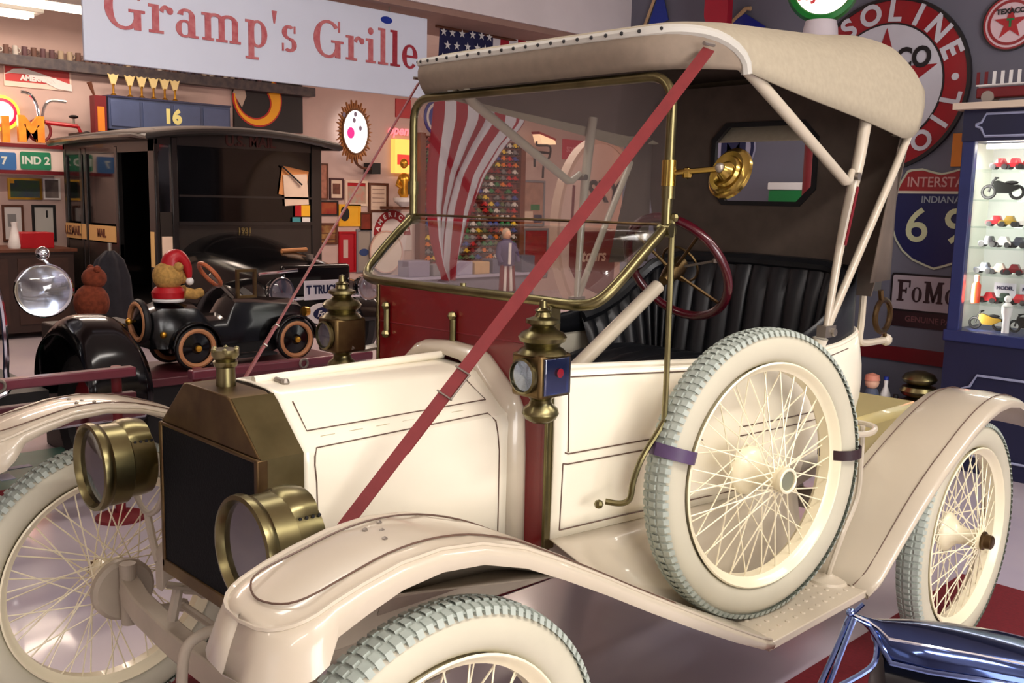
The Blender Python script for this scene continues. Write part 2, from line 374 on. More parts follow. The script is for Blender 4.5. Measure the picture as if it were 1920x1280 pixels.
# --- wheels: rim mesh is the part; tyre, tread, hub, cap and wires are its sub-parts. local axis = Y, outer side = -Y
RW, RT_, SEC = .386, .341, .047
def tyre_prof():
    out = []
    for i in range(22):
        a = 2*pi*i/22; ca, sa = cos(a), sin(a); k = 2.3
        out.append((RT_+.045*math.copysign(abs(ca)**(2/k), ca)-.001, .0415*math.copysign(abs(sa)**(2/k), sa)))
    return out
ME_TYRE = MB().lathe(tyre_prof(), ax='y', n=72, closed=True).mesh('tyre', TYRE, 60)
tr = MB()
NT = 112
for i in range(NT):
    for sgn in (-1, 1):
        a0 = 2*pi*(i+(.25 if sgn > 0 else 0))/NT; a1 = a0+2*pi/NT*.62; vs = []
        for r, y in ((.372, .0408), (.3855, .0345), (.3895, .018), (.377, .017)):
            for a in (a0, a1): vs.append((r*cos(a), sgn*y, r*sin(a)))
        tr.add(vs, [(0,1,3,2),(2,3,5,4),(4,5,7,6),(0,2,4,6),(1,7,5,3)])
    a0 = 2*pi*(i+.1)/NT; a1 = a0+2*pi/NT*.62
    tr.add([(r*cos(a), y, r*sin(a)) for r, y in ((.383,-.012),(.3905,-.009),(.3905,.009),(.383,.012)) for a in (a0, a1)], [(0,1,3,2),(2,3,5,4),(4,5,7,6)])
tr.lathe([(.380,-.036),(.386,-.02),(.386,.02),(.380,.036)], ax='y', n=84, caps=False)
ME_TREAD = tr.mesh('tread', TREAD, 30)
ME_RIM = MB().lathe([(.301,-.034),(.303,-.037),(.299,-.040),(.294,-.036),(.288,-.024),(.277,-.016),(.277,.016),(.288,.024),(.294,.036),(.299,.040),(.303,.037),(.301,.034),(.292,.02),(.292,-.02)], ax='y', n=72, closed=True).mesh('wheel', RIMP, 50)
ME_HUB = MB().lathe([(.02,-.085),(.03,-.085),(.031,-.06),(.026,-.03),(.032,.0),(.055,.02),(.066,.03),(.068,.045),(.055,.05),(.03,.055)], ax='y', n=28).mesh('hub', RIMP, 40)
ME_CAP = MB().lathe([(.0,-.112),(.018,-.112),(.023,-.108),(.025,-.09),(.031,-.086),(.031,-.08),(.02,-.08)], ax='y', n=24).mesh('hub_cap', BRASSD, 40)
_c = MB().lathe([(.026,-.094),(.026,-.098),(.030,-.100),(.034,-.098),(.035,-.088),(.030,-.08)], ax='y', n=28, caps=False); _c.lathe([(0,-.090),(.026,-.094)], ax='y', n=28, m=1)
ME_CAPC = _c.mesh('hub_cap', [RIMP, mat('dull_olive_metal', (140, 142, 120), .45, .4)], 40)
SPK = MB().lathe([(.0021,0),(.0021,1)], n=5)
ME_SPOKE = SPK.mesh('spoke', RIMP, 60)
def spoke(p, q, par, me=None, name='spoke'):
    d = Vector(q)-Vector(p); o = inst(me or ME_SPOKE, name, par, p); o.rotation_mode = 'QUATERNION'; o.rotation_quaternion = d.to_track_quat('Z', 'Y'); o.scale = (1, 1, d.length); return o
def wheel(loc, yaw=0, tilt=0, flip=False, cap=None, label=None, roll=0, n=28):
    w = inst(ME_RIM, 'wheel', car, loc, (radians(tilt), radians(roll), radians(yaw)+(pi if flip else 0)))
    inst(ME_TYRE, 'tyre', w); inst(ME_TREAD, 'tread', w); inst(ME_HUB, 'hub', w); inst(cap or ME_CAP, 'hub_cap', w)
    for i in range(n):
        a = 2*pi*i/n; s = 1 if i % 2 else -1
        p = (.028*cos(a-s*.9), -.07, .028*sin(a-s*.9)); q = (.283*cos(a), -.010, .283*sin(a)); spoke(p, q, w)
        b = a+pi/n; p = (.062*cos(b-s*1.0), .036, .062*sin(b-s*1.0)); q = (.283*cos(b), .010, .283*sin(b)); spoke(p, q, w)
    if label: w['label'] = label
    return w
WB, TH = 2.255, .7205
RZ = RW+.0085
wheel((0, -TH, RZ)); wheel((WB, -TH, RZ)); wheel((0, TH, RZ), flip=True); wheel((WB, TH, RZ), flip=True)
wheel((1.22, -.579, .763), yaw=-8.9, tilt=-1.1, cap=ME_CAPC, label='spare wheel strapped upright on the running board', roll=11)

# --- chassis
fr = MB()
for s in (-1, 1):
    fr.loft([[Vector((x, s*.30+dy, z+dz)) for dy, dz in ((-.02,-.045),(.02,-.045),(.02,.045),(-.02,.045))] for x, z in ((-.045,.545),(-.03,.57),(.0,.58),(.3,.58),(1.2,.56),(1.9,.58),(2.25,.64),(2.6,.62))])
for x in (.62, 1.5, 2.4): fr.bx(x-.02, x+.02, -.3, .3, .53, .60)
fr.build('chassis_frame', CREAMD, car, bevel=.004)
ax = MB(); ax.loft([[Vector((x, y, z+d)) for x, d in ((-.025,-.035),(.025,-.035),(.025,.035),(-.025,.035))] for y, z in ((-.60,.40),(-.52,.37),(-.3,.35),(.3,.35),(.52,.37),(.60,.40))]); ax.build('front_axle', CREAMD, car, bevel=.005)
for s in (-1, 1):
    k = MB(); k.tube([(0, s*.60, .30), (0, s*.60, .47)], .022, 10); k.tube([(0, s*.6, .386), (0, s*.66, .386)], .02, 10); k.tube([(0, s*.6, .33), (.14, s*.575, .32)], .012, 8); k.ball((.14, s*.575, .32), .02, 8); k.build('steering_knuckle', CREAMD, car)
    br = MB().lathe([(.0,.0),(.075,.0),(.085,.01),(.085,.03),(.04,.035),(0,.035)], (0, s*.655-(.035 if s > 0 else 0), .386), 'y', 28); br.build('brake_flange', CREAMD, car)
    sp = MB()
    for i in range(5):
        L = .27-.045*i; pts = [(.25+x, s*.33, .44+.06*(x/.27)**2 - .009*i) for x in [L*(j/5-1) for j in range(11)]]; sp.ribbon(pts, .045, .008, (0, 1, 0))
    sp.tube([(0, s*.33, .40), (.02, s*.33, .49)], .014, 8); sp.build('leaf_spring', CREAMD, car)
    rs = MB()
    for i in range(5):
        L = .45-.07*i; rs.ribbon([(WB+x, s*.45, .46+.1*(x/.45)**2-.011*i) for x in [L*(j/5-1) for j in range(11)]], .045, .008, (0, 1, 0))
    rs.build('leaf_spring', CREAMD, car)
MB().tube([(.14, -.575, .32), (.14, .575, .32)], .011, 8).build('tie_rod', CREAMD, car)
MB().tube([(WB, -.66, RW), (WB, -.12, RW), (WB, .12, RW), (WB, .66, RW)], [.035, .04, .04, .035], 12).lathe([(.03,-.14),(.10,-.09),(.13,0),(.10,.09),(.03,.14)], (WB, 0, RW), 'y', 20).build('rear_axle', CREAMD, car)
ck = MB(); ck.tube(smooth_path([(.10, 0, .50), (-.03, 0, .505), (-.09, 0, .50), (-.12, 0, .475), (-.13, 0, .40), (-.13, .005, .31), (-.15, .01, .27)], 6), .0125, 10); ck.tube([(-.15, .01, .27), (-.27, .01, .27)], .017, 10); ck.build('starting_crank', CREAMD, car)
# engine pan and side aprons between frame and hood
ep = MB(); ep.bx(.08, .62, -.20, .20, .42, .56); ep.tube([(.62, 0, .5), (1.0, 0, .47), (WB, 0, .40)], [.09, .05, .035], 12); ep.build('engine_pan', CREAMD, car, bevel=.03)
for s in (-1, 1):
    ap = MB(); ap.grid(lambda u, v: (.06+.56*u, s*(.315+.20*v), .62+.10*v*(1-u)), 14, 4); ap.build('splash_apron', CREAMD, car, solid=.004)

# --- radiator
xr = -.06
FACE = [(.228,.585),(.226,.942),(.108,1.047),(.09,1.052),(-.09,1.052),(-.108,1.047),(-.226,.942),(-.228,.585)]
def xface(poly, x): return [Vector((x, p[0], p[1])) for p in poly]
def scalep(P, ky, dz): return [(p[0]*ky, p[1]+dz*(1 if p[1] > .6 else 0)) for p in P]
tank = MB(); TOP = [(.226,.942),(.108,1.047),(.09,1.052),(-.09,1.052),(-.108,1.047),(-.226,.942)]
tank.loft([xface(TOP, xr), xface(TOP, .035)]); tank.build('radiator_tank', BRASSD, car, bevel=.004, smooth=25)
tk = MB()
for s in (-1, 1): tk.loft([[Vector((x, s*.2285, .60)), Vector((x, s*.2275, .942)), Vector((x, s*.109, 1.0485)), Vector((x, s*.106, 1.0475)), Vector((x, s*.224, .94)), Vector((x, s*.224, .60))] for x in (xr+.004, .042)])
tk.build('radiator_side', BRASS, car, smooth=25)
MB().bx(xr-.002, .03, -.214, .214, .61, .936).build('radiator_core', CORE, car)
sh = MB(); sh.bx(xr-.006, xr+.02, .214, .228, .59, .942); sh.bx(xr-.006, xr+.02, -.228, -.214, .59, .942); sh.bx(xr-.006, xr+.05, -.228, .228, .578, .611); sh.bx(xr-.005, xr+.01, -.226, .226, .934, .943); sh.build('radiator_surround', BRASSD, car, bevel=.003)
cp = MB(); cp.lathe([(.026,1.05),(.027,1.06),(.0215,1.062),(.0205,1.105),(.024,1.107),(.026,1.112),(.027,1.118),(.022,1.121),(.024,1.124),(.030,1.132),(.030,1.144),(.022,1.146),(0,1.142)], (-.005, .012, -.012), n=20)
for i in range(6): a = pi*i/3; cp.ball((-.005+.027*cos(a), .012+.027*sin(a), 1.131), .007, 6)
cp.build('radiator_cap', BRASS, car)

# --- hood
def hood_sec(x):
    t = (x-.045)/(.575-.045); k = 1+.13*t; dz = .012*t
    pts = [(.223*k,.615),(.2235*k,.78),(.2225*k,.915+dz),(.219*k,.938+dz),(.12*k,1.035+dz*.5),(.10*k,1.046),(.07*k,1.052),(0,1.055)]
    return pts+[(-a, b) for a, b in pts[-2::-1]]
HX = [.045, .06, .2, .4, .56, .602]
hd = MB(); hd.loft([[Vector((x, p[0], p[1])) for p in hood_sec(x)] for x in HX], closed=False); hd.build('hood', CREAM, car, solid=.003, smooth=30)
MB().tube([(.055, 0, 1.058), (.6, 0, 1.066)], .0105, 10).build('hood_hinge', CREAM, car)
# fastener and louvre hinges on the shoulder, pinstripes on the near and far panels
def hpt(x, s, f, off=.0032):
    """point on hood: f=0 bottom side .. 1 shoulder, 1..2 slope, side s"""
    P = hood_sec(x)
    if f <= 1: y = P[0][0]+(P[2][0]-P[0][0])*f; z = P[0][1]+(P[2][1]-P[0][1])*f; n = (0, 1, 0)
    else: g = f-1; y = P[3][0]+(P[4][0]-P[3][0])*g; z = P[3][1]+(P[4][1]-P[3][1])*g; n = (0, .7, .7)
    return Vector((x, s*(y+n[1]*off), z+n[2]*off))
def edge_pt(x, s):
    P = hood_sec(x); return Vector((x, s*((P[2][0]+P[3][0])/2+.0045), (P[2][1]+P[3][1])/2+.002))
for s in (-1, 1):
    p = MB(); r = .0015
    lo = [hpt(.085, s, .03), hpt(.075, s, .5), hpt(.073, s, .86), hpt(.069, s, .985), edge_pt(.070, s), hpt(.078, s, 1.04), hpt(.30, s, 1.06), hpt(.545, s, 1.08), edge_pt(.560, s), hpt(.566, s, .95), hpt(.572, s, .80), hpt(.572, s, .4), hpt(.572, s, .06), hpt(.55, s, .03), hpt(.3, s, .03)]
    p.tube(lo, r, 5, closed=True)
    p.tube([hpt(.075, s, 1.92), hpt(.075, s, 1.36), hpt(.565, s, 1.36), hpt(.545, s, 1.92)], r, 5, closed=False)
    p.build('pinstripe', PIN, car)
    h = MB()
    for i in range(6): x = .10+.07*i; h.tube([hpt(x, s, 1.23, .001), hpt(x+.035, s, 1.23, .001)], .0014, 6)
    h.build('hood_seam', mat('seam', (178, 168, 130), .5), car)
hk = MB(); hk.tube([(.10, -.02, 1.058), (.10, -.055, 1.058)], .007, 8); hk.ball((.10, -.06, 1.058), .010, 8); hk.build('hood_fastener', STEEL, car)

# --- cowl bead, dashboard, latches
def bead_sec(g): return [(.270+g,.60),(.268+g,.85),(.262+g,.955+g),(.245+g,.985+g),(.135+g,1.075+g),(.10+g,1.088+g),(0,1.096+g),(-.10-g,1.088+g),(-.135-g,1.075+g),(-.245-g,.985+g),(-.262-g,.955+g),(-.268-g,.85),(-.270-g,.60)]
bd = MB(); bd.loft([[Vector((x, p[0], p[1])) for p in bead_sec(g)] for x, g in ((.594,-.026),(.600,-.012),(.610,-.004),(.622,.001),(.636,.002),(.645,.002))], closed=False); bd.build('cowl_bead', CREAMF, car, solid=.004, smooth=50)
MB().bx(.645, .672, -.338, .338, .60, 1.222).build('dashboard', REDWOOD, car, bevel=.003)
MB().tube([(.646, .343, 1.117), (.646, -.343, 1.123)], .0028, 6).build('dash_moulding', REDD, car)
for s in (-1, 1): MB().bx(.640, .676, s*.338, s*.348, .62, 1.222).build('dash_edge', BRASS, car, bevel=.002)
for y in (.29, 0.0):
    l = MB(); l.tube([(.635, y, 1.085), (.635, y, 1.16)], .0085, 8); l.ball((.632, y, 1.165), .013, 8); l.ball((.632, y, 1.085), .013, 8); l.build('dash_catch', BRASS, car)

# --- body tub
def apron_pt(u, v, s):
    x = .66+.98*u; yi = interp(x, PLAN)[0]-.004; q = interp(x, [(.66,.530,.588),(.85,.510,.49),(1.0,.502,.418),(1.09,.50,.376),(1.64,.50,.376)])
    return Vector((x, s*(yi+(q[0]-yi)*v), .648+(q[1]-.648)*v))
PLAN = [(.66,.345),(.9,.375),(1.1,.405),(1.3,.432),(1.5,.450),(1.7,.458),(1.85,.455),(1.95,.445),(2.02,.425),(2.07,.385),(2.095,.32),(2.105,.22),(2.11,0)]
def ztop(x): return interp(x, [(.66,1.072),(.9,1.06),(1.1,1.05),(1.3,1.042),(1.5,1.035),(1.7,1.032),(1.85,1.04),(2.0,1.06),(2.11,1.075)])[0]
plan = smooth_path([(x, y, 0) for x, y in PLAN], 3); plan = plan+[Vector((p.x, -p.y, 0)) for p in plan[-2::-1]]
def tub(k, f):
    p = plan[k]; zt = ztop(p.x); b = .016*sin(pi*f)*(1 if p.x > 1.2 else .2); n = Vector((.0 if p.x < 1.9 else (p.x-1.85)*3, math.copysign(1, p.y) if abs(p.y) > .05 else 0, 0)); n = n.normalized() if n.length else Vector((1, 0, 0))
    return p+n*b*2+Vector((0, 0, .645+(zt-.645)*f))-n*(.05*(1-f)**2 if p.x > 1.7 else 0)
body = MB(); body.grid(lambda u, v: tub(round(u*(len(plan)-1)), v), len(plan)-1, 8); body.build('body_tub', CREAM, car, solid=.012, smooth=50)
rim_ = MB(); rim_.tube([tub(k, 1) for k in range(len(plan))], .009, 8); rim_.build('body_edge', CREAM, car)
MB().bx(.66, 2.05, -.33, .33, .60, .645).build('floor_board', CREAMD, car)
for s in (-1, 1):
    k0 = [k for k in range(len(plan)) if plan[k].y*s > 0]
    def bp(x, z):
        y = interp(x, PLAN)[0] if x < 2.11 else 0; zt = ztop(x); f = (z-.645)/(zt-.645); b = .016*sin(pi*max(0, min(1, f)))*(1 if x > 1.2 else .2)
        return Vector((x, s*(y+b*2+.0075), z))
    p = MB(); XS = [.70+.1*i for i in range(13)]
    p.tube([bp(x, ztop(x)-.022) for x in XS], .0018, 5); p.tube([bp(.69, .862)]+[bp(x, .862-.004) for x in XS], .0018, 5); p.tube([bp(.70, .862), bp(.70, ztop(.7)-.022)], .0018, 5)
    p.tube([bp(.685, .835)]+[bp(x, .832) for x in XS], .0018, 5); p.tube([bp(.685, .835), bp(.685, .665)], .0018, 5); p.tube([bp(.685, .665)]+[bp(x, .665) for x in XS], .0018, 5)
    p.build('pinstripe', PIN, car)
    # apron from body sill to running board
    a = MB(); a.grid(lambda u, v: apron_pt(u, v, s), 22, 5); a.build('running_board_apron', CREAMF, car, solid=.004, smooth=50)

# --- seat
sb = MB(); NP = 30
back = [Vector((x, y, 0)) for x, y in [(1.62,.43),(1.72,.437),(1.82,.435),(1.90,.425),(1.96,.405),(2.005,.365),(2.03,.31),(2.04,.22),(2.045,.11),(2.05,0)]]
back = smooth_path(back, 6); back = back+[Vector((p.x, -p.y, 0)) for p in back[-2::-1]]
def zback(p): return interp(p.x, [(1.62,1.05),(1.72,1.07),(1.82,1.11),(1.92,1.18),(1.98,1.235),(2.03,1.268),(2.05,1.275)])[0]
NB = len(back)-1; RIB = 26
def seatp(u, v, off=0):
    i = u*NB; k = min(int(i), NB-1); p = back[k].lerp(back[k+1], i-k); t = (back[k+1]-back[k]).normalized(); n = Vector((t.y, -t.x, 0))
    if n.dot(Vector((1.6, 0, 0))-p) < 0: n = -n
    puff = .022*abs(sin(pi*RIB*u))**.6*min(1, 4*(1-v)+.25)
    lean = .07*(1-v)
    return p+n*(puff+lean+off)+Vector((0, 0, .86+(zback(p)-.86)*v))
sb.grid(lambda u, v: seatp(u, v), RIB*6, 8)
roll = MB()
sb.build('seat_backrest', LEATHER, car, smooth=60)
roll.tube([seatp(i/60, 1, .0)+Vector((0,0,.004)) for i in range(61)], .022, 8); roll.build('backrest_roll', LEATHER, car)
outer = MB(); outer.grid(lambda u, v: plan[max(1, min(len(plan)-2, round(10+u*(len(plan)-21))))]*.985+Vector((.02, 0, 1.0+(zback(back[round(u*NB)])+.01-1.0)*v)), 40, 3); outer.build('backrest_shell', LEATHER, car, solid=.006)
cu = MB()
for i in range(9):
    y = -.40+.8*(i+.5)/9; cu.ball((1.68, y, .90), (.30, .052, .06), 12)
cu.bx(1.42, 1.98, -.40, .40, .68, .90); cu.build('seat_cushion', LEATHER, car, smooth=60)
MB().bx(1.38, 1.42, -.40, .40, .645, .88).build('seat_box', BLACKM, car)
kn = MB(); kn.tube([(1.70, -.462, 1.03), (1.70, -.472, 1.075)], [.018, .024], 10); kn.build('armrest_knob', CREAM, car)

# --- steering
cd = Vector((.857, 0, .515)); hub = Vector((1.325, -.2, 1.283))
MB().tube([hub-cd*.62, hub-cd*.10], .021, 12).build('steering_column', CREAMF, car)
Rw = Matrix((Vector((-.515, 0, .857)), Vector((0, 1, 0)), cd)).transposed()
sw = MB().torus(hub, .172, .0135, n=48, k=10, R=Rw); so = sw.build('steering_wheel', MAROON, car)
st = MB()
for i in range(4): a = pi/4+pi/2*i; st.tube([hub-cd*.02, hub+Rw @ Vector((.165*cos(a), .165*sin(a), 0))], .005, 6)
st.lathe([(.0,.03),(.024,.026),(.03,.0),(.024,-.04),(.015,-.07)], hub, n=14, R=Rw); st.torus(hub+cd*.02, .06, .004, n=24, k=6, R=Rw)
b_ = st.build('steering_spider', BRASSD, so); 
lv = MB(); lv.tube([hub, hub+Rw @ Vector((.02, -.13, .02))], .004, 6); lv.ball(hub+Rw @ Vector((.02, -.13, .02)), .010, 6); lv.build('throttle_lever', STEEL, so)

# --- fenders
def fender(path, front, s):
    """path rows: x, z, y_in, y_out, inner lip, outer lip"""
    secs = []
    for row in path:
        x, z, yi, yo, li, lo = row[:6]; t = row[6] if len(row) > 6 else 0; w = yo-yi; k = min(1, abs(w)/.08); c_ = sqrt(max(0, 1-t*t)) if len(row) > 6 else 0; fx, fy = -.028*t, .026*c_
        secs.append([Vector((x+fx, s*(yi-.004*k-fy), z-li)), Vector((x+fx*.4, s*(yi-.004*k-fy*.4), z-li*.4)), Vector((x, s*yi, z-.003)), Vector((x, s*(yi+.15*w), z+.004)), Vector((x, s*(yi+.5*w), z+.009)), Vector((x, s*(yi+.82*w), z+.005)), Vector((x, s*yo, z-.002)), Vector((x+fx*.1, s*(yo+.010*k+fy*.1), z-.010)), Vector((x+fx*.5, s*(yo+.012*k+fy*.5), z-lo*.5)), Vector((x+fx, s*(yo+.008*k+fy), z-lo)), Vector((x+fx, s*(yo+.002*k+fy), z-lo+.002))])
    return MB().loft(secs, closed=False)
fp = [(1.09,.384,-.50,-.722,.004,.02),(1.0,.425,-.50,-.745,.004,.026),(.85,.50,-.505,-.76,.006,.03),(.66,.598,-.52,-.772,.008,.032),(.50,.682,-.535,-.778,.010,.032),(.36,.758,-.55,-.78,.012,.032),(.24,.820,-.56,-.78,.014,.032),(.14,.868,-.57,-.78,.014,.032),(.04,.900,-.575,-.78,.015,.032),(-.05,.912,-.578,-.78,.015,.034),(-.13,.908,-.58,-.78,.018,.038),(-.20,.893,-.58,-.78,.024,.045),(-.25,.879,-.58,-.78,.030,.050)]
for t in (0.15, .35, .55, .72, .86, .95, 1.0):
    hw = .1*max(0, 1-t**2.6)**(1/2.6); fp.append((-.265-.083*t, .873-.026*t, -.68+hw, -.68-hw, .040+.036*min(1, t*2.5), .056+.020*min(1, t*2.5), t))
fpath = [(q[0], q[1], -q[2], -q[3])+tuple(q[4:]) for q in fp]
def fen_line(path, s, f, i0, i1): return [Vector((p[0], s*(p[2]+(p[3]-p[2])*f), p[1]+.0125-.012*abs(f-.5)*1.2)) for p in path[i0:i1]]
for s in (-1, 1):
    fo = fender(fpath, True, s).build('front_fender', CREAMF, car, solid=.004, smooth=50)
    pn = MB(); A = fen_line(fpath, s, .16, 3, 12); B = fen_line(fpath, s, .84, 3, 12)
    nose = [Vector((x, s*(.68+dy), z)) for x, dy, z in ((-.275,-.068,.8835),(-.305,-.045,.8745),(-.318,0,.871),(-.305,.045,.8745),(-.275,.068,.8835))]
    pn.tube(smooth_path(A[:1]+A+nose+B[::-1], 3), .0018, 5); pn.build('pinstripe', PIN, fo)
    be = MB(); be.tube([Vector((p[0], s*(p[2]), p[1]+.0)) for p in fpath[2:]]+[Vector((p[0], s*p[3], p[1]+.0)) for p in fpath[::-1]], .0045, 6); be.build('fender_bead', CREAMF, fo)
    sc_ = MB()
    for (x, y) in ((-.10,.645),(-.08,.665),(-.10,.70),(-.06,.63)): sc_.ball((x, s*y, .918), .006, 6)
    sc_.build('fender_bolt', STEEL, fo)
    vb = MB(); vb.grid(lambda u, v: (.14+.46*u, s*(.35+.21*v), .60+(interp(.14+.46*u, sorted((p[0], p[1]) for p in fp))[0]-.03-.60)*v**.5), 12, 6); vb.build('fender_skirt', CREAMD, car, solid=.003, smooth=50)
rp = [(1.60,.372,.46,.718,.004,.022),(1.66,.405,.47,.728,.006,.024),(1.75,.505,.49,.745,.008,.026),(1.84,.605,.51,.762,.010,.028),(1.93,.682,.53,.775,.010,.028),(2.03,.738,.54,.78,.010,.028),(2.13,.783,.545,.78,.010,.028),(2.24,.822,.55,.78,.010,.028),(2.34,.843,.55,.78,.012,.028),(2.43,.846,.55,.78,.012,.028),(2.52,.834,.55,.78,.012,.028),(2.60,.805,.55,.78,.012,.028),(2.67,.755,.55,.775,.014,.03),(2.71,.70,.555,.765,.016,.03)]
for s in (-1, 1):
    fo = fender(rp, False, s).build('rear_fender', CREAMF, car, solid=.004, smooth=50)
    pn = MB()
    for f in (.12, .86): pn.tube(smooth_path(fen_line(rp, s, f, 0, 13), 3), .0018, 5)
    pn.build('pinstripe', PIN, fo)
# --- running boards
for s in (-1, 1):
    rb = MB(); rb.bx(1.085, 1.625, s*.455, s*.722, .352, .374); ro = rb.build('running_board', CREAMF, car, bevel=.003)
    nb = MB()
    for i in range(13):
        for j in range(6): nb.lathe([(.008,.0),(.006,.003),(0,.0042)], (1.12+.04*i, s*(.49+.038*j), .3735), n=8)
    nb.build('tread_stud', CREAMF, ro)
    MB().bx(1.079, 1.087, s*.46, s*.722, .366, .3785).build('rubber_edge', BLACKM, ro)

# --- spare wheel carrier
c = MB(); c.tube(smooth_path([(1.592,-.606,.380),(1.59,-.614,.42),(1.635,-.622,.515),(1.70,-.626,.615),(1.706,-.626,.73),(1.70,-.626,.83)], 6), .0085, 8); c.lathe([(.060,.374),(.056,.381),(.02,.388),(.012,.395)], (1.592,-.606,0), n=20)
c.tube(smooth_path([(1.86,-.46,.80),(1.84,-.55,.805),(1.78,-.625,.815),(1.70,-.655,.815),(1.62,-.655,.822),(1.585,-.635,.835)], 6), .009, 8); c.build('spare_carrier', CREAMF, car)
def spare_strap(ang, col, w=.032):
    c0 = Vector((1.22,-.579,.763)); yaw = radians(-8.9); u = Vector((cos(yaw), sin(yaw), 0)); n = Vector((-sin(yaw), cos(yaw), 0)); rad = u*cos(ang)+Vector((0,0,1))*sin(ang); tan = -u*sin(ang)+Vector((0,0,1))*cos(ang)
    pts = [c0+rad*(RT_+ .058*cos(a))+n*(.060*sin(a)) for a in [2*pi*i/16 for i in range(17)]]
    return MB().ribbon(pts, w, .004, tan)
st1 = spare_strap(radians(163), STRAPP).build('spare_strap', STRAPP, car)
spare_strap(radians(3), STRAPP, .028).build('spare_strap', mat('dark_strap', (46, 24, 30), .5), car)

# --- rear deck, tail lamp bracket
MB().bx(2.07, 2.62, -.42, .42, .60, .752).build('rear_deck', mat('cream_yellow_paint', (206, 190, 128), .35, var=.04, coat=.4), car, bevel=.03)
tb = MB(); tb.tube(smooth_path([(2.105,-.40,1.245),(2.105,-.40,1.10),(2.10,-.40,1.03),(2.13,-.40,1.015),(2.20,-.40,1.012),(2.29,-.40,1.012)], 5), .012, 8); tb.ball((2.105,-.40,1.25), .026, 10); tb.ball((2.30,-.40,1.012), .022, 10)
tb.build('lamp_bracket', CREAMF, car)
tl = MB(); tl.torus((2.26,-.40,1.10), .056, .010, 'y', 24, 8); tl.tube([(2.29,-.40,1.02),(2.28,-.40,1.05)], .008, 6); tl.tube([(2.24,-.40,1.155),(2.23,-.40,1.19)], .010, 6); tl.build('tail_lamp', BRASSD, car)
# --- canvas top
HW, XF, XB = .560, .848, 2.195
def zt(x): return interp(x, [(.84,1.868),(.90,1.892),(1.0,1.915),(1.15,1.935),(1.4,1.955),(1.7,1.978),(1.9,2.005),(2.03,2.005),(2.10,1.98),(2.16,1.945),(2.20,1.89)])[0]
def zl(x): return interp(x, [(.84,1.786),(.95,1.80),(1.09,1.79),(1.35,1.757),(1.7,1.72),(2.0,1.684),(2.10,1.69),(2.17,1.72)])[0]
def xf(s): return XF+.24*abs(s)**9
def xb(s): return XB-.03*abs(s)**8
SV = [sin(pi/2*(i/24-1)) for i in range(49)]
def roofp(i, v): return roofs(SV[i], v)
def roofs(s, v):
    x = xf(s)+(xb(s)-xf(s))*v; e = abs(s)**8; q = (1-e)**(1/2.4)
    return Vector((x-.10*(1-q)*v**5, HW*s, zl(x)+(zt(x)-zl(x))*q))
rf = MB(); rf.grid(lambda u, v: roofp(round(u*48), v), 48, 26)
# rear fall of the canvas down to the deck bow
rf.grid(lambda u, v: roofp(round(u*48), 1)+Vector((-.09*v*v-.01*v, 0, -(roofp(round(u*48), 1).z-1.70)*v)), 48, 4)
ro = rf.build('canvas_top', CANVAS, car, solid=.006, smooth=60)
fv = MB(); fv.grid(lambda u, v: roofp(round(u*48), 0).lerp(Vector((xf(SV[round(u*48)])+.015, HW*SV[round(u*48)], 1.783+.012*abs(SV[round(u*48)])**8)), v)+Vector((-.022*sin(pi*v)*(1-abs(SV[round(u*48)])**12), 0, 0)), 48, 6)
fv.build('front_valance', mat('shaded_canvas', (128, 113, 97), .8, var=.06, scale=40, bump=.2), car, solid=.006, smooth=60)  # same canvas as the top, its shade put into a darker colour
bn = MB(); bn.tube([roofp(i, 0)+Vector((-.002, 0, -.006)) for i in range(49)], .014, 8); bn.build('valance_binding', mat('grey_binding', (186, 182, 172), .6, bump=.1, scale=50), car)
ME_STUD = MB().ball((0, 0, 0), .0052, 6).mesh('valance_stud', BLACKM)
for i in range(25):
    s = -.985+1.97*i/24; inst(ME_STUD, 'valance_stud', car, roofs(s, 0)+Vector((-.016, 0, -.004)))
ln = MB(); ln.grid(lambda u, v: roofp(1+round(u*46), .03+.94*v)*1+Vector((0, -.012*SV[1+round(u*46)], -.018)), 46, 10); ln.build('top_lining', LINING, car, smooth=60)
# rear curtain with an eight-sided window
def oct8(w, h, c): return [(-w/2, -h/2+c), (-w/2+c, -h/2), (w/2-c, -h/2), (w/2, -h/2+c), (w/2, h/2-c), (w/2-c, h/2), (-w/2+c, h/2), (-w/2, h/2-c)]
def curt(p): return Vector((2.10-.012*(1-p.z)+(p.y-1.6)*.02+p.z, p.x, p.y))
WI = [(p[0], p[1]+1.618) for p in oct8(.41, .275, .055)]; OU = [(-.50,1.58),(-.50,1.15),(.50,1.15),(.50,1.58),(.53,1.70),(.40,1.88),(-.40,1.88),(-.53,1.70)]
OU = [(-.50,1.50),(-.44,1.18),(.44,1.18),(.50,1.50),(.53,1.72),(.40,1.90),(-.40,1.90),(-.53,1.72)]
cw = MB(); cw.ring(OU, WI, 0, .006, T=lambda p: Vector((2.075+p.z, p.x, p.y))); cw.build('rear_curtain', LINING, car, smooth=0)
wf = MB(); wf.ring([(p[0]*1.06, (p[1]-1.618)*1.08+1.618) for p in WI], [(p[0]*.97, (p[1]-1.618)*.96+1.618) for p in WI], -.006, .012, T=lambda p: Vector((2.075+p.z, p.x, p.y))); wf.build('window_binding', BLACKM, car, smooth=0)
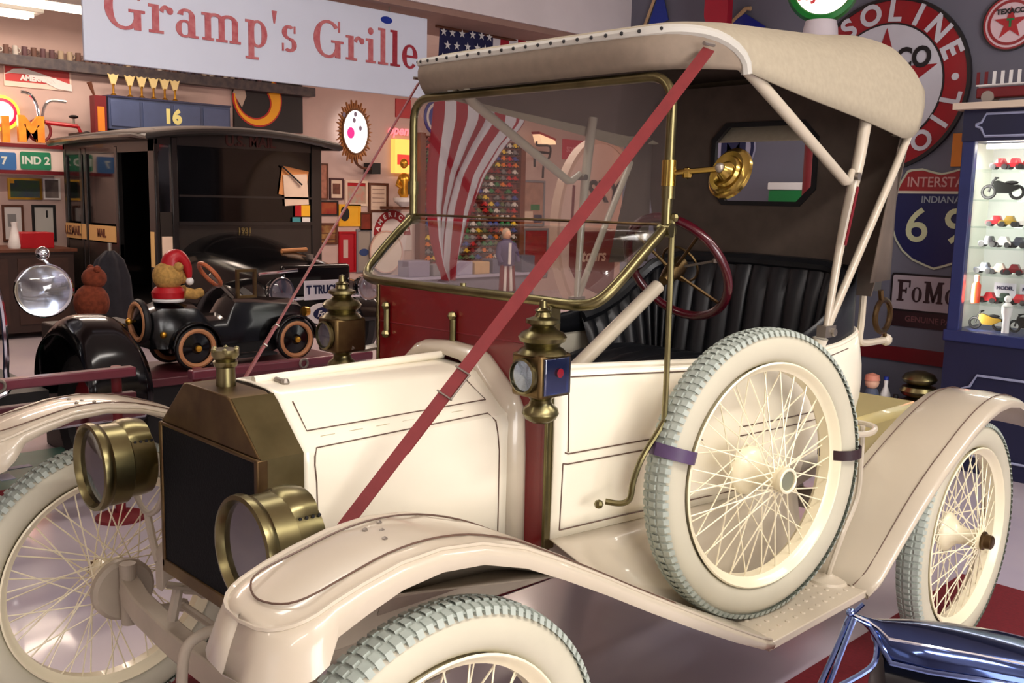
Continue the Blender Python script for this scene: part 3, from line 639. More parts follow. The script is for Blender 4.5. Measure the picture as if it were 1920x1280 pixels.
for s in (-1, 1):
    qc = MB(); qc.grid(lambda u, v: (2.075-(.20-.14*v)*u, s*(.50+.03*u), 1.24+(1.72-1.24)*v), 4, 4); qc.build('side_curtain', LINING, car, solid=.004)
    A = [(1.668,s*.505,1.11),(1.70,s*.52,1.40),(1.735,s*.535,1.60),(1.765,s*.54,1.78)]; MB().tube(smooth_path(A, 4), [.010+.008*min(1, i/8) for i in range(13)], 10).build('top_bow', CREAMF, car)
    B = [(1.672,s*.505,1.11),(1.85,s*.525,1.40),(2.035,s*.54,1.69),(2.07,s*.53,1.76)]; MB().tube(smooth_path(B, 4), .0125, 10).build('top_bow', CREAMF, car)
    D = [(1.10,s*.515,1.83),(1.16,s*.535,1.787),(1.645,s*.545,1.545),(1.665,s*.545,1.545),(1.70,s*.535,1.575)]; MB().tube(D, [.017,.017,.015,.013,.010], 10).build('top_brace', CREAMF, car)
    MB().lathe([(0,-.02),(.012,-.02),(.012,.02),(0,.02)], (1.71,s*.535,1.56), 'y', 10).build('brace_bolt', STEEL, car)
    MB().ribbon([(1.695,s*.56,1.53),(1.672,s*.545,1.36)], .012, .003, (1,0,0)).build('bow_strap', REDD, car)
    fk = MB(); fk.bx(1.64, 1.70, s*.49, s*.52, 1.085, 1.12); fk.tube([(1.68,s*.48,1.10),(1.68,s*.53,1.10)], .012, 8); fk.build('bow_socket', STEEL, car)

# --- windshield
rb_ = .0125
up_ = [(.884,.49,1.405),(.884,.492,1.60),(.884,.490,1.70),(.884,.475,1.752),(.884,.435,1.772),(.884,0,1.777),(.884,-.435,1.772),(.884,-.475,1.752),(.884,-.490,1.70),(.884,-.492,1.60),(.884,-.49,1.405)]
MB().tube(fillet([(.884,.490,1.405),(.884,.493,1.768),(.884,-.493,1.768),(.884,-.490,1.405)], .075), rb_, 10).build('windshield_frame', BRASS, car)
lw_ = [(.874,.49,1.405),(.80,.485,1.345),(.72,.475,1.275),(.682,.45,1.243),(.662,.40,1.232),(.655,.3,1.230),(.655,0,1.230),(.655,-.3,1.230),(.662,-.40,1.229),(.682,-.45,1.238),(.72,-.475,1.275),(.80,-.485,1.345),(.874,-.49,1.405)]
MB().tube(smooth_path(lw_, 4), rb_*1.1, 10).build('windshield_lower_frame', BRASS, car)
MB().tube([(.885,.485,1.418),(.885,-.485,1.418)], .004, 6).build('windshield_joint', BRASSD, car)
gu = MB(); gu.prism([(.485,1.41),(.485,1.70),(.45,1.765),(-.45,1.765),(-.485,1.70),(-.485,1.41)], .0, .004, T=lambda p: Vector((.882+p.z, p.x, p.y))); gu.build('windshield_glass', GLASS, car, smooth=0)
gl = MB(); gl.add([(.872,.482,1.402),(.690,.45,1.25),(.664,.39,1.238),(.664,-.39,1.236),(.690,-.45,1.246),(.872,-.482,1.402)], [(0,1,2,3,4,5)]); gl.build('windshield_glass', GLASS, car, smooth=0, solid=.004)
MB().tube([(.668,0,1.225),(.668,0,1.25)], .008, 8).build('glass_clip', BRASS, car)
for s in (-1, 1):
    h = MB(); h.lathe([(0,-.018),(.017,-.018),(.017,.018),(0,.018)], (.884,s*.492,1.405), 'y', 12); h.build('windshield_hinge', BRASS, car); MB().lathe([(.0165,-.02),(.0165,.02)], (.884,s*.492,1.50), 'z', 10).build('post_sleeve', BRASS, car); MB().ball((.895,s*.505,1.435), .012, 8).build('hinge_nut', BRASS, car)
rd = MB(); rd.tube(smooth_path([(.892,-.502,1.435),(.888,-.508,1.20),(.886,-.51,.97),(.875,-.51,.93),(.82,-.50,.86),(.80,-.49,.80),(.795,-.485,.755),(.78,-.47,.742),(.757,-.44,.744)], 6), .0075, 8); rd.ball((.750,-.425,.735), .012, 8); rd.build('windshield_stay', BRASS, car)
# --- straps from the top to the frame
for s in (-1, 1):
    P0 = Vector((.945, s*.545, 1.828)); P1 = Vector((.03, s*.285, .72)) if s < 0 else Vector((.02, s*.31, .74))
    so_ = MB().ribbon([P0, P0.lerp(P1, .5), P1], .030, .0035, (.45, s*.75, .1)).build('top_strap', STRAP, car, label='red leather strap from canvas top down to the front frame')
    b1, b2 = P0.lerp(P1, .655), P0.lerp(P1, .70); bk = MB(); d_ = (P1-P0).normalized(); sd_ = (Vector((.45, s*.75, .1))-d_*Vector((.45, s*.75, .1)).dot(d_)).normalized(); nn = d_.cross(sd_)
    for q in (b1, b2): bk.tube([q+sd_*.019+nn*.004, q-sd_*.019+nn*.004, q-sd_*.019-nn*.004, q+sd_*.019-nn*.004], .0022, 6, closed=True)
    bk.tube([b1+sd_*.019, b2+sd_*.019], .002, 6); bk.build('buckle', STEEL, so_)
    MB().ribbon([b1-nn*.003, P0.lerp(P1, .80)-nn*.003], .030, .003, sd_).build('strap_tail', STRAP, so_)
    MB().tube([P0+Vector((-.02, 0, .012)), P0+Vector((.02, 0, .012))], .005, 6).build('strap_ring', STEEL, so_)
# --- mirror
mr = MB(); mc = Vector((.955, -.615, 1.541)); md_ = Vector((.92, -.18, -.34)).normalized(); RM = Matrix((Vector((0,0,1)).cross(md_).normalized(), md_.cross(Vector((0,0,1)).cross(md_)).normalized(), md_)).transposed()
mr.lathe([(0,-.034),(.014,-.034),(.018,-.026),(.024,-.018),(.036,-.020),(.040,-.012),(.050,-.014),(.056,-.006),(.062,-.004),(.063,.004),(.056,.008),(0,.008)], mc, n=32, R=RM); mo = mr.build('mirror', BRASSB, car)
ma = MB(); ma.tube([(.884,-.492,1.54), mc-md_*.03], .007, 8); ma.ball((.905,-.53,1.541), .015, 8); ma.lathe([(.018,-.03),(.018,.03)], (.884,-.492,1.54), 'z', 12); ma.build('mirror_arm', BRASSB, mo)
MB().ball(mc-md_*.036, .012, 10).build('mirror_nut', STEEL, mo)

# --- headlamps
for s in (-1, 1):
    o_ = (0, s*.365, .82); h = MB()
    h.lathe([(.0,-.040),(.076,-.040),(.084,-.045),(.086,-.055),(.088,-.10),(.092,-.104),(.098,-.106),(.098,-.150),(.102,-.154),(.106,-.166),(.104,-.176),(.096,-.178),(.092,-.172),(.088,-.160)], o_, 'x', 40)
    ho = h.build('headlamp', BRASS, car, label='brass acetylene headlamp beside the radiator')
    MB().lathe([(.092,-.163),(.05,-.168),(0,-.170)], o_, 'x', 32).build('lens', GLASSH, ho)
    MB().lathe([(.088,-.160),(.07,-.10),(.04,-.06),(0,-.05)], o_, 'x', 28).build('reflector', mat('dim_reflector', (98, 90, 96), .22, .9), ho)
    ch = MB(); N = 10
    ch.loft([[Vector((x, o_[1]+.062*cos(pi*k/N)*w, o_[2]+.062+h_*sin(pi*k/N))) for k in range(N+1)] for x, w, h_ in ((-.138,.7,.008),(-.122,.95,.026),(-.10,1,.042),(-.075,1,.044),(-.05,1,.038))], closed=True); ch.build('chimney', BRASS, ho)
    vt = MB()
    for i in range(6): vt.lathe([(.0,-.001),(.0036,-.001),(.0036,.001),(0,.001)], (-.118+.0135*i, o_[1]-.0645, o_[2]+.060), 'y', 8); vt.lathe([(.0,-.001),(.0036,-.001),(.0036,.001),(0,.001)], (-.118+.0135*i, o_[1]+.0645, o_[2]+.060), 'y', 8)
    vt.build('vent_hole', BLACKM, ho, kind='stuff')
    MB().ball((-.165, o_[1]+.108, o_[2]+.01), .008, 8).build('rim_catch', BRASS, ho)
    fk = MB(); fk.tube(smooth_path([(-.04, o_[1]+.094, o_[2]+.0), (-.04, o_[1]+.096, o_[2]-.06), (-.04, o_[1]+.06, o_[2]-.115), (-.04, o_[1], o_[2]-.14), (-.04, o_[1]-.06, o_[2]-.115), (-.04, o_[1]-.096, o_[2]-.06), (-.04, o_[1]-.094, o_[2])], 4), .0075, 8); fk.tube(smooth_path([(-.04, o_[1], o_[2]-.14), (-.04, s*.34, .62), (-.04, s*.31, .57)], 4), .010, 8); fk.build('lamp_fork', CREAMD, ho)
    gs = MB(); gs.tube(smooth_path([(-.02, s*.30, .70), (0, s*.27, .69), (.0, s*.24, .64), (.02, s*.22, .60)], 5), .005, 8); gs.build('gas_hose', mat('copper_pipe', (170, 120, 86), .4, .5), ho)

# --- side lamps
for s in (-1, 1):
    o_ = Vector((.560, s*.402, 1.078)); h = MB()
    h.bx(o_.x-.052, o_.x+.052, o_.y-.047, o_.y+.047, 1.028, 1.128)
    ho = h.build('side_lamp', BRASSD, car, bevel=.008, label='brass carriage side lamp on the red dashboard')
    tp = MB(); tp.lathe([(.058,1.125),(.05,1.135),(.04,1.141),(.044,1.149),(.052,1.153),(.056,1.163),(.048,1.173),(.034,1.179),(.026,1.187),(.030,1.191),(.040,1.195),(.038,1.203),(.020,1.209),(.016,1.219),(.020,1.223),(.010,1.229),(.008,1.245),(0,1.249)], (o_.x, o_.y, 0), n=24); tp.build('lamp_chimney', BRASS, ho)
    bt = MB(); bt.lathe([(0,0.963),(.018,0.963),(.036,0.973),(.043,0.985),(.040,0.997),(.028,1.007),(.024,1.017),(.036,1.029)], (o_.x, o_.y, 0), n=24); bt.build('oil_font', BRASS, ho)
    fb = MB(); fb.lathe([(.041,-.005),(.041,-.013),(.036,-.016),(.036,-.007)], (o_.x-.05, o_.y, 1.078), 'x', 24, closed=True); fb.build('lens_bezel', BRASS, ho)
    lens = glass('lamp_lens', (.78, .86, 1), .3, .06)
    MB().lathe([(.037,-.010),(.03,-.014),(.015,-.018),(0,-.019)], (o_.x-.05, o_.y, 1.078), 'x', 20).build('front_lens', lens, ho)
    MB().lathe([(.036,-.002),(.0,-.002)], (o_.x-.052, o_.y, 1.078), 'x', 20).build('reflector', CHROME, ho)
    MB().bx(o_.x-.042, o_.x+.042, o_.y+s*.046, o_.y+s*.0535, 1.035, 1.121).build('side_glass', lens, ho, bevel=.003)
    MB().bx(o_.x-.040, o_.x+.040, o_.y+s*.0462, o_.y+s*.048, 1.037, 1.119).build('side_reflector', CHROMEB, ho)
    rj = MB().lathe([(0,0),(.011,.001),(.006,.006),(0,.008)], (o_.x+.008, o_.y+s*.053, 1.085), 'y', 10); rj.build('red_jewel', RED, ho)
    br = MB(); br.tube(smooth_path([(o_.x, o_.y-s*.04, 1.043), (o_.x+.05, s*.37, 1.033), (.655, s*.345, 1.043)], 4), .010, 8); br.build('lamp_bracket', STEEL, ho)
# ------------------------------------------------------------------ signs: local frame x = reading direction, y = up, z = out of the wall
FARROT = (pi/2, 0, 0); RIGHTROT = (pi/2, 0, -pi/2)
def wall_thing(name, label, cat, u0, v0, u1, v1, wall='far', group=None, off=0.0, pos=None):
    um, vm = (u0+u1)/2, (v0+v1)/2; k = {'y': pos if pos is not None else YF} if wall == 'far' else {'x': pos if pos is not None else XR}
    P = at(um, vm, **k); A, B = at(u0, vm, **k), at(u1, vm, **k); T, Bo = at(um, v0, **k), at(um, v1, **k)
    w = abs(B.x-A.x) if wall == 'far' else abs(B.y-A.y); h = T.z-Bo.z
    P = P-Vector((0, off, 0)) if wall == 'far' else P-Vector((off, 0, 0))
    return empty(name, P, label, cat, group, FARROT if wall == 'far' else RIGHTROT), w, h
def board(t, w, h, m, name='board', th=.012, r=0, edge=None):
    P = rrect(w, h, r) if r else [(-w/2,-h/2),(w/2,-h/2),(w/2,h/2),(-w/2,h/2)]
    return MB().prism(P, 0, th).build(name, m, t, smooth=0)
def picture(u0, v0, u1, v1, label, fm, pm, prints=(), wall='far', group='framed pictures on the back wall', cat='picture', name='framed_picture', pos=None):
    t, w, h = wall_thing(name, label, cat, u0, v0, u1, v1, wall, group, pos=pos)
    b = min(.035, w*.1, h*.1)
    MB().ring([(-w/2,-h/2),(w/2,-h/2),(w/2,h/2),(-w/2,h/2)], [(-w/2+b,-h/2+b),(w/2-b,-h/2+b),(w/2-b,h/2-b),(-w/2+b,h/2-b)], 0, .025).build('frame', fm, t, smooth=0)
    MB().prism([(-w/2+b,-h/2+b),(w/2-b,-h/2+b),(w/2-b,h/2-b),(-w/2+b,h/2-b)], 0, .012).build('print', pm, t, smooth=0)
    for (x0, y0, x1, y1, m) in prints: MB().prism([(x0*w/2,y0*h/2),(x1*w/2,y0*h/2),(x1*w/2,y1*h/2),(x0*w/2,y1*h/2)], .012, .014).build('print_block', m, t, smooth=0)
    return t

# ---- the hanging sign under the beam
YSG = 3.2
t = empty('hanging_sign', (2.03, YSG, 2.375), 'pale blue hanging sign board lettered in faded red serif letters', 'sign', None, FARROT)
SIGNB = mat('pale_blue_board', (222, 229, 246), .45, var=.02, scale=3); LP = mat('faded_red_letter', (186, 84, 92), .6, c2=(206, 128, 130), scale=22); LR = mat('deep_red_letter', (150, 30, 46), .6, c2=(172, 56, 70), scale=20)
sgx0, sgx1 = at(158, 101, y=YSG).x-2.03, at(801, 100, y=YSG).x-2.03
MB().prism([(sgx0,-.255),(sgx1,-.255),(sgx1,.255),(sgx0,.255)], -.02, 0).build('board', SIGNB, t, bevel=.004)
sx0 = at(196, 40, y=YSG).x-2.03
mats_ = [LP]*12+[LR]*3
ex = slab_word("Gramp's Grille", .290, t, sx0, -.075, .001, mats_, sx=.925)
MB().prism(circle(.045, 20, (sgx1-.33, .20), ry=.022), 0, .003).build('emblem', BLUE, t, smooth=0)
for x in (sgx0+.3, sgx1-.3): MB().tube([(x, .25, -.01), (x, .30, -.01)], .006, 6).build('hanger', STEEL, t)

# ---- national flag hung from the beam
FR = [(0,825,1013),(.12,824,1012),(.26,820,1004),(.36,816,985),(.46,812,944),(.58,806,905),(.72,803,880),(.84,807,866),(.94,817,852),(1,829,846)]
FT, FBm = 44, 525; YFL = 3.47
def flagp(u, v):
    l, r = interp(v, FR); uu = u; w_ = min(1, max(0, (v-.12)/.28)); w_ = w_*w_*(3-2*w_); g_ = u*1.5 if u < .667 else 1-(u-.667)*.7; bk_ = w_*.06*max(0, u-.667)/.333; uu = u*(1-w_)+g_*w_; p = at(l+(r-l)*uu, FT+(FBm-FT)*v+10*u*(1-v)*2.5, y=YFL)
    return p+Vector((0, bk_+.035*sin(u*13+v*4)*(.35+v)+.02*sin(u*29+2)*v, 0))
fl = MB(); NU, NV = 39, 44; fl.grid(flagp, NU, NV)
fl.m = [2 if ((k % NU) < 21 and (k//NU) < .27*NV) else (0 if ((k % NU)//3) % 2 == 0 else 1) for k in range(NU*NV)]
fo = fl.build('flag', [mat('flag_red', (166, 24, 44), .8), mat('flag_white', (226, 220, 222), .8), mat('flag_blue', (28, 30, 76), .8)], smooth=80, solid=.003); tag(fo, 'striped flag with white stars on blue draped below the beam', 'flag')
sb_ = MB()
for r in range(5):
    for c_ in range(6 if r % 2 == 0 else 5):
        cu, cv = (.035+.09*c_+(.045 if r % 2 else 0)), .03+.05*r; p = flagp(cu, cv); P = star(.032)
        if cu < .52: sb_.prism(P, 0, .002, T=lambda q, p=p: p+Vector((q.x, -.012-q.z, q.y)))
sb_.build('star', WHITE, fo, smooth=0, kind='stuff')
GR = [at(826+190*i/4, 40+6*i, y=YFL) for i in range(5)]
MB().tube([Vector((GR[0].x-.04, YFL, 2.652)), Vector((GR[-1].x+.05, YFL, 2.652))], .010, 8).build('flag_pole', BROWN, fo)

# ---- mail truck in the back hall
tk_ = empty('mail_truck', (3.6, 6.6, 0), 'old dark mail truck with wide arched roof standing behind the pedal car', 'truck')
def T(mb, name, m, par=None, **k):
    mb.v = [(x-3.6, y-6.6, z) for x, y, z in mb.v]; return mb.build(name, m, par or tk_, **k)
X0, X1, Y0, Y1 = 2.75, 4.48, 6.6, 8.83; TW = mat('dark_truck_paint', (34, 29, 25), .45, var=.15, scale=3, coat=.3); TB = mat('black_truck_paint', (20, 18, 18), .35, coat=.3); MAH = mat('mahogany_edge', (92, 38, 34), .4, var=.15)
def rz(u, v): return 1.985+.115*(1-(2*u-1)**2)*(.75+.25*(1-(2*v-1)**2))+.02*(1-(2*v-1)**2)
r_ = MB(); r_.grid(lambda u, v: (X0-.12+(X1-X0+.24)*u, Y0-.16+(Y1-Y0+.2)*v, rz(u, v)), 20, 14); T(r_, 'roof', mat('grey_roof_cloth', (92, 84, 80), .75, bump=.1, scale=30), solid=.03, smooth=60)
e_ = MB(); RIMP_ = [(u, 0) for u in [i/16 for i in range(17)]]+[(1, v) for v in [i/8 for i in range(1, 9)]]+[(1-u, 1) for u in [i/16 for i in range(1, 17)]]+[(0, 1-v) for v in [i/8 for i in range(1, 8)]]
e_.tube([(X0-.12+(X1-X0+.24)*u, Y0-.16+(Y1-Y0+.2)*v, rz(u, v)-.03) for u, v in RIMP_], .03, 8, closed=True); T(e_, 'roof_edge', TB)
s_ = MB(); s_.bx(X0, X0+.04, 7.42, Y1, .42, .97); T(s_, 'side_panel', TW); s_ = MB(); s_.bx(X0, X0+.04, 6.6, 6.74, .42, 1.97); T(s_, 'corner_post', TB, bevel=.01)
s_ = MB(); s_.bx(X0, X0+.05, 6.6, Y1, 1.84, 2.0); T(s_, 'roof_rail', TW)
for y in (7.42, 8.20, 8.32, 8.75): T(MB().bx(X0-.005, X0+.05, y, y+.07, .42, 1.9), 'side_post', TB, bevel=.008)
for (ya, yb, txt) in ((8.40, 8.80, 'U.S.MAIL'), (8.25, 8.36, ''), (7.50, 8.16, 'MAIL')):
    p_ = T(MB().bx(X0-.012, X0, ya, yb, .985, 1.14), 'letter_panel', mat('buff_panel', (206, 164, 104), .5))
    if txt: o = inst(text_mesh(txt, .13 if len(txt) > 4 else .11, BROWN, .004, sx=.9), 'lettering', p_, (X0-.014-3.6, (ya+yb)/2-6.6, 1.062), RIGHTROT)
for (ya, yb) in ((8.40, 8.75), (7.50, 8.18)): T(MB().bx(X0+.015, X0+.021, ya, yb, 1.16, 1.84), 'window_pane', glass('truck_window', (.5, .45, .42), .35, .06))
T(MB().bx(X0+.10, X0+.16, 8.42, 8.74, 1.2, 1.8), 'pane_reflection', mat('pinkish_reflection', (206, 160, 140), .8, var=.15, scale=6))  # pinkish slab stands in for the bright reflection in this pane
T(MB().bx(X1-.04, X1, Y0, Y1, .42, 1.98), 'far_side_panel', TB); T(MB().bx(X0, X1, Y1-.04, Y1, .42, 1.98), 'rear_panel', TB); T(MB().bx(X0, X1, Y0, Y1, .40, .46), 'cargo_floor', TB)
T(MB().bx(2.90, X1, Y0, Y0+.04, .50, 1.19), 'front_panel', TW); T(MB().bx(X0, X1, Y0, Y0+.05, 1.90, 2.03), 'header', TB)
for (xa, xb) in ((2.905, 2.965), (4.36, 4.48)): T(MB().bx(xa, xb, Y0-.01, Y0+.05, .5, 1.97), 'front_post', TB, bevel=.008)
T(MB().bx(2.79, 2.90, Y0, Y0+.04, .5, 1.30), 'quarter_panel', TW); T(MB().bx(2.79, 2.905, Y0+.01, Y0+.016, 1.30, 1.90), 'quarter_pane', glass('quarter_glass', (.7,.66,.62), .35, .05))
T(MB().bx(2.97, 4.36, Y0+.01, Y0+.016, 1.20, 1.90), 'windscreen', glass('dark_screen', (.16, .14, .14), .06, .05))
T(MB().bx(2.96, 4.37, Y0-.02, Y0+.03, 1.185, 1.215), 'windscreen_sill', TB); T(MB().bx(2.97, 4.36, Y0-.015, Y0+.02, 1.44, 1.46), 'screen_joint', TB)
T(MB().bx(X0-.003, X0+.01, 6.64, 6.72, .8, 1.12), 'buff_plate', mat('buff_plate', (206, 170, 110), .5)); T(MB().bx(2.80, 2.895, Y0-.012, Y0, .86, 1.08), 'buff_plate', PAPER)
T(MB().tube([(4.02, Y0-.02, 1.76), (4.24, Y0-.03, 1.58)], .008, 6), 'wiper', BLACKM)
T(MB().box((4.18, Y0-.012, 1.53), (.27, .006, .30), Matrix.Rotation(radians(-4), 3, 'Y')), 'paper_notice', PAPER)
T(MB().box((4.16, Y0-.006, 1.60), (.30, .004, .28), Matrix.Rotation(radians(9), 3, 'Y')), 'paper_notice', mat('orange_paper', (220, 150, 90), .8))
for (xa, xb, za, zb, m) in ((4.17, 4.24, 1.27, 1.38, RED), (4.24, 4.34, 1.27, 1.38, YELLOW), (4.14, 4.23, 1.21, 1.26, mat('teal_patch', (70, 150, 160), .5)), (4.25, 4.34, 1.21, 1.26, WHITE)): T(MB().bx(xa, xb, Y0-.012, Y0-.004, za, zb), 'sticker', m)
o = inst(text_mesh('1931', .075, mat('dull_gold_letter', (120, 104, 60), .5), .002), 'lettering', tk_, (.02, -.004, 1.13), FARROT)
o = inst(text_mesh('U.S. MAIL', .13, mat('dull_red_letter', (70, 22, 20), .5), .004), 'lettering', tk_, (.1, -.004, 1.965), FARROT)
hs = []
for y, w, h, zb in ((6.62, .62, .62, .5), (6.2, .56, .58, .5), (5.6, .44, .50, .48), (5.25, .38, .47, .46), (5.18, .36, .45, .46)):
    hs.append([Vector((3.50+w*cos(a)*(1 if abs(cos(a)) < .92 else 1), y, zb+h*max(0, sin(a))**.55)) for a in [pi*i/16 for i in range(17)]])
h_ = MB(); h_.loft(hs, closed=True); T(h_, 'hood', BLACK, smooth=60)
for s in (-1, 1):
    f_ = MB(); f_.grid(lambda u, v: (3.50+s*(.36+.30*v), 5.05+1.2*u, .40+.36*sin(pi*min(1, u*1.15))**.7*(1-.15*v*v)), 14, 5); T(f_, 'fender', BLACK, solid=.02, smooth=60)
    w_ = MB(); w_.torus((3.50+s*.56, 5.45, .36), .29, .07, 'x', 28, 8); w_.lathe([(.25,-.02),(.08,-.05),(.08,.05),(.25,.02)], (3.50+s*.56, 5.45, .36), 'x', 20); T(w_, 'wheel', BLACKM)
    w_ = MB(); w_.torus((3.62+s*.62, 8.4, .36), .29, .07, 'x', 28, 8); w_.lathe([(.25,-.02),(.08,-.05),(.08,.05),(.25,.02)], (3.62+s*.62, 8.4, .36), 'x', 20); T(w_, 'wheel', BLACKM)
    l_ = MB(); l_.lathe([(0,.16),(.05,.15),(.09,.11),(.108,.05),(.112,.0),(.118,-.008),(.112,-.016)], (3.51+s*.43, 5.02, .70), 'y', 24); lo_ = T(l_, 'headlamp', CHROME)
    T(MB().lathe([(.110,-.010),(.06,-.03),(0,-.036)], (3.51+s*.43, 5.02, .70), 'y', 24), 'lens', GLASSL, lo_)
T(MB().tube([(2.93, 5.10, .84), (3.28, 5.10, .86)], .014, 8), 'chrome_bar', CHROME); T(MB().tube([(3.06, 5.06, .63), (3.96, 5.06, .63)], .018, 8), 'lamp_bar', CHROME)
T(MB().bx(3.16, 3.84, 5.14, 5.20, .38, .90), 'radiator', BLACK, bevel=.03)
T(MB().tube([(3.48, 5.22, .98), (3.48, 5.22, .94)], [.03, .02], 10), 'radiator_cap', STEEL); T(MB().tube([(3.43, 5.6, .99), (3.68, 5.6, 1.0)], .02, 8), 'hood_handle', mat('tan_wood', (190, 130, 80), .5))
pl_ = T(MB().bx(3.28, 3.62, 4.99, 5.0, .62, .78), 'license_plate', mat('white_plate', (222, 222, 230), .5)); inst(text_mesh('T TRUCK', .10, NAVY, .003, sx=.75), 'lettering', pl_, (-.15, -1.618, .70), FARROT)
ov = MB(); ov.prism(circle(.16, 28, ry=.09), 0, .012); ov.v = [(x+3.46, 5.0-z, y+.50) for x, y, z in ov.v]; ob = T(ov, 'badge_plate', WHITE, smooth=0)
ov = MB(); ov.prism(circle(.10, 28, ry=.055), 0, .006); ov.v = [(x+3.46, 4.99-z, y+.50) for x, y, z in ov.v]; T(ov, 'badge_oval', NAVY, ob, smooth=0)
ob2 = inst(text_mesh('Ford', .07, WHITE, .001, shear=.3), 'lettering', ob, (-.14, -1.622, .50), FARROT)

# ---- pedal car on its stand
pc = empty('pedal_car', (1.62, 3.06, .535), 'black child-size pedal roadster with tan ringed wheels on a low stand', 'toy car')
def Pd(mb, name, m, par=None, **k): mb.v = [(x-1.62, y-3.06, z-.535) for x, y, z in mb.v]; return mb.build(name, m, par or pc, **k)
TANR = mat('tan_tyre_ring', (196, 136, 92), .5)
for (x, y) in ((1.318, 2.90), (1.918, 2.90), (1.318, 3.22), (1.918, 3.22)):
    w_ = MB(); w_.torus((x, y, .657), .100, .022, 'y', 32, 8); wo = Pd(w_, 'wheel', BLACKM)
    w_ = MB(); w_.torus((x, y-.012, .657), .095, .014, 'y', 32, 8); Pd(w_, 'tyre_ring', TANR, wo)
    w_ = MB(); w_.lathe([(0,-.02),(.02,-.03),(.03,-.015),(.085,-.006),(.085,.006),(0,.02)], (x, y, .657), 'y', 24); Pd(w_, 'wheel_disc', BLACK, wo)
    w_ = MB(); w_.lathe([(0,-.042),(.016,-.038),(.02,-.025),(0,-.02)], (x, y, .657), 'y', 14); Pd(w_, 'hub_cap', GOLD, wo)
    f_ = MB(); f_.grid(lambda u, v: (x+.135*cos(pi*(1.04-1.05*u)), y-.035+.075*v, .657+.135*sin(pi*(1.04-1.05*u))), 14, 2); Pd(f_, 'fender', BLACK, solid=.008)
b_ = MB(); b_.loft([[Vector((x, 3.06+dy*w, z)) for dy, z in ((-1,.66),(-1,.75+t*.3),(-.8,.80+t),(0,.83+t),(.8,.80+t),(1,.75+t*.3),(1,.66))] for x, w, t in ((1.10,.09,.04),(1.16,.13,.07),(1.36,.135,.06),(1.42,.135,-.01),(1.52,.135,-.01),(1.58,.13,.08),(1.70,.12,.075),(1.98,.085,.045),(2.02,.08,.03))]); Pd(b_, 'body', BLACK, smooth=40)
Pd(MB().bx(1.36, 1.92, 2.95, 3.17, .60, .67), 'chassis', BLACKM); Pd(MB().bx(1.46, 1.78, 2.86, 2.94, .585, .60), 'running_board', BLACKM)
w_ = MB(); RS = Matrix.Rotation(radians(52), 3, 'Y'); w_.torus((1.465, 3.02, 1.035), .078, .012, n=32, k=8, R=RS); so_ = Pd(w_, 'steering_wheel', mat('orange_wood', (188, 104, 66), .4)); Pd(MB().tube([(1.465, 3.02, 1.035), (1.60, 3.02, .90)], .008, 6), 'steering_post', STEEL)
Pd(MB().ring([(1.60,.90),(1.72,.90),(1.72,1.06),(1.60,1.06)], [(1.615,.915),(1.705,.915),(1.705,1.045),(1.615,1.045)], 2.97, 2.99, T=lambda p: Vector((p.x, p.z, p.y))), 'windscreen_frame', BRASSD)
w_ = MB(); w_.torus((1.06, 3.0, .805), .100, .020, 'x', 32, 8); wo = Pd(w_, 'spare_wheel', BLACKM); w_ = MB(); w_.torus((1.05, 3.0, .805), .095, .014, 'x', 32, 8); Pd(w_, 'tyre_ring', TANR, wo); w_ = MB(); w_.lathe([(0,-.045),(.02,-.03),(.085,-.008),(.085,.01),(0,.02)], (1.06, 3.0, .805), 'x', 24); Pd(w_, 'wheel_disc', BLACK, wo); w_ = MB(); w_.ball((1.005, 3.0, .81), .018, 10); Pd(w_, 'hub_cap', GOLD, wo)
for y in (2.99, 3.13): Pd(MB().lathe([(0,.03),(.025,.02),(.03,-.01),(.0,-.015)], (2.045, y, .80), 'x', 14), 'headlamp', GOLD)
Pd(MB().ball((1.16, 2.94, .735), .02, 10), 'tail_lamp', GOLD)
st_ = empty('display_stand', (1.6, 3.06, 0), 'low dark display stand carrying the pedal car', 'stand'); a = MB(); a.bx(-.62, .62, -.26, .26, .49, .534); a.build('stand_top', mat('maroon_board', (96, 44, 52), .4, var=.1), st_, bevel=.005); a = MB(); a.bx(-.58, .58, -.22, .22, 0, .49); a.build('stand_body', BLACKM, st_)
# teddy in a red hat at the wheel
td = empty('teddy_bear', (1.235, 3.03, .90), 'golden plush teddy bear in a red hat and red shirt riding the pedal car', 'toy'); FUR = mat('golden_plush', (176, 136, 72), .95, var=.25, scale=60, bump=.8)
a = MB(); a.ball((0, 0, .135), (.082, .08, .078), 16); a.ball((.03, -.06, .185), .026, 10); a.ball((.03, .06, .185), .026, 10); a.ball((.07, 0, .12), (.04, .036, .032), 12); a.build('head', FUR, td)
a = MB(); a.lathe([(.05,.0),(.085,.02),(.088,.05),(.07,.075),(.03,.085)], (0,0,0), n=20); a.build('shirt', RED, td); MB().torus((0,0,.008), .074, .010, n=24, k=6).build('shirt_hem', WHITE, td)
a = MB(); a.tube(smooth_path([(.02,0,.185),(.025,-.01,.225),(.055,-.02,.232),(.09,-.03,.185),(.10,-.035,.125)], 5), [.062-.0024*i for i in range(21)], 14); a.build('hat', RED, td); MB().ball((.102,-.036,.105), .022, 10).build('hat_bobble', WHITE, td)
for s in (-1, 1): MB().tube([(.05,s*.085,.05),(.10,s*.10,.04),(.14,s*.09,.05)], [.032,.028,.024], 10).build('arm', FUR, td)
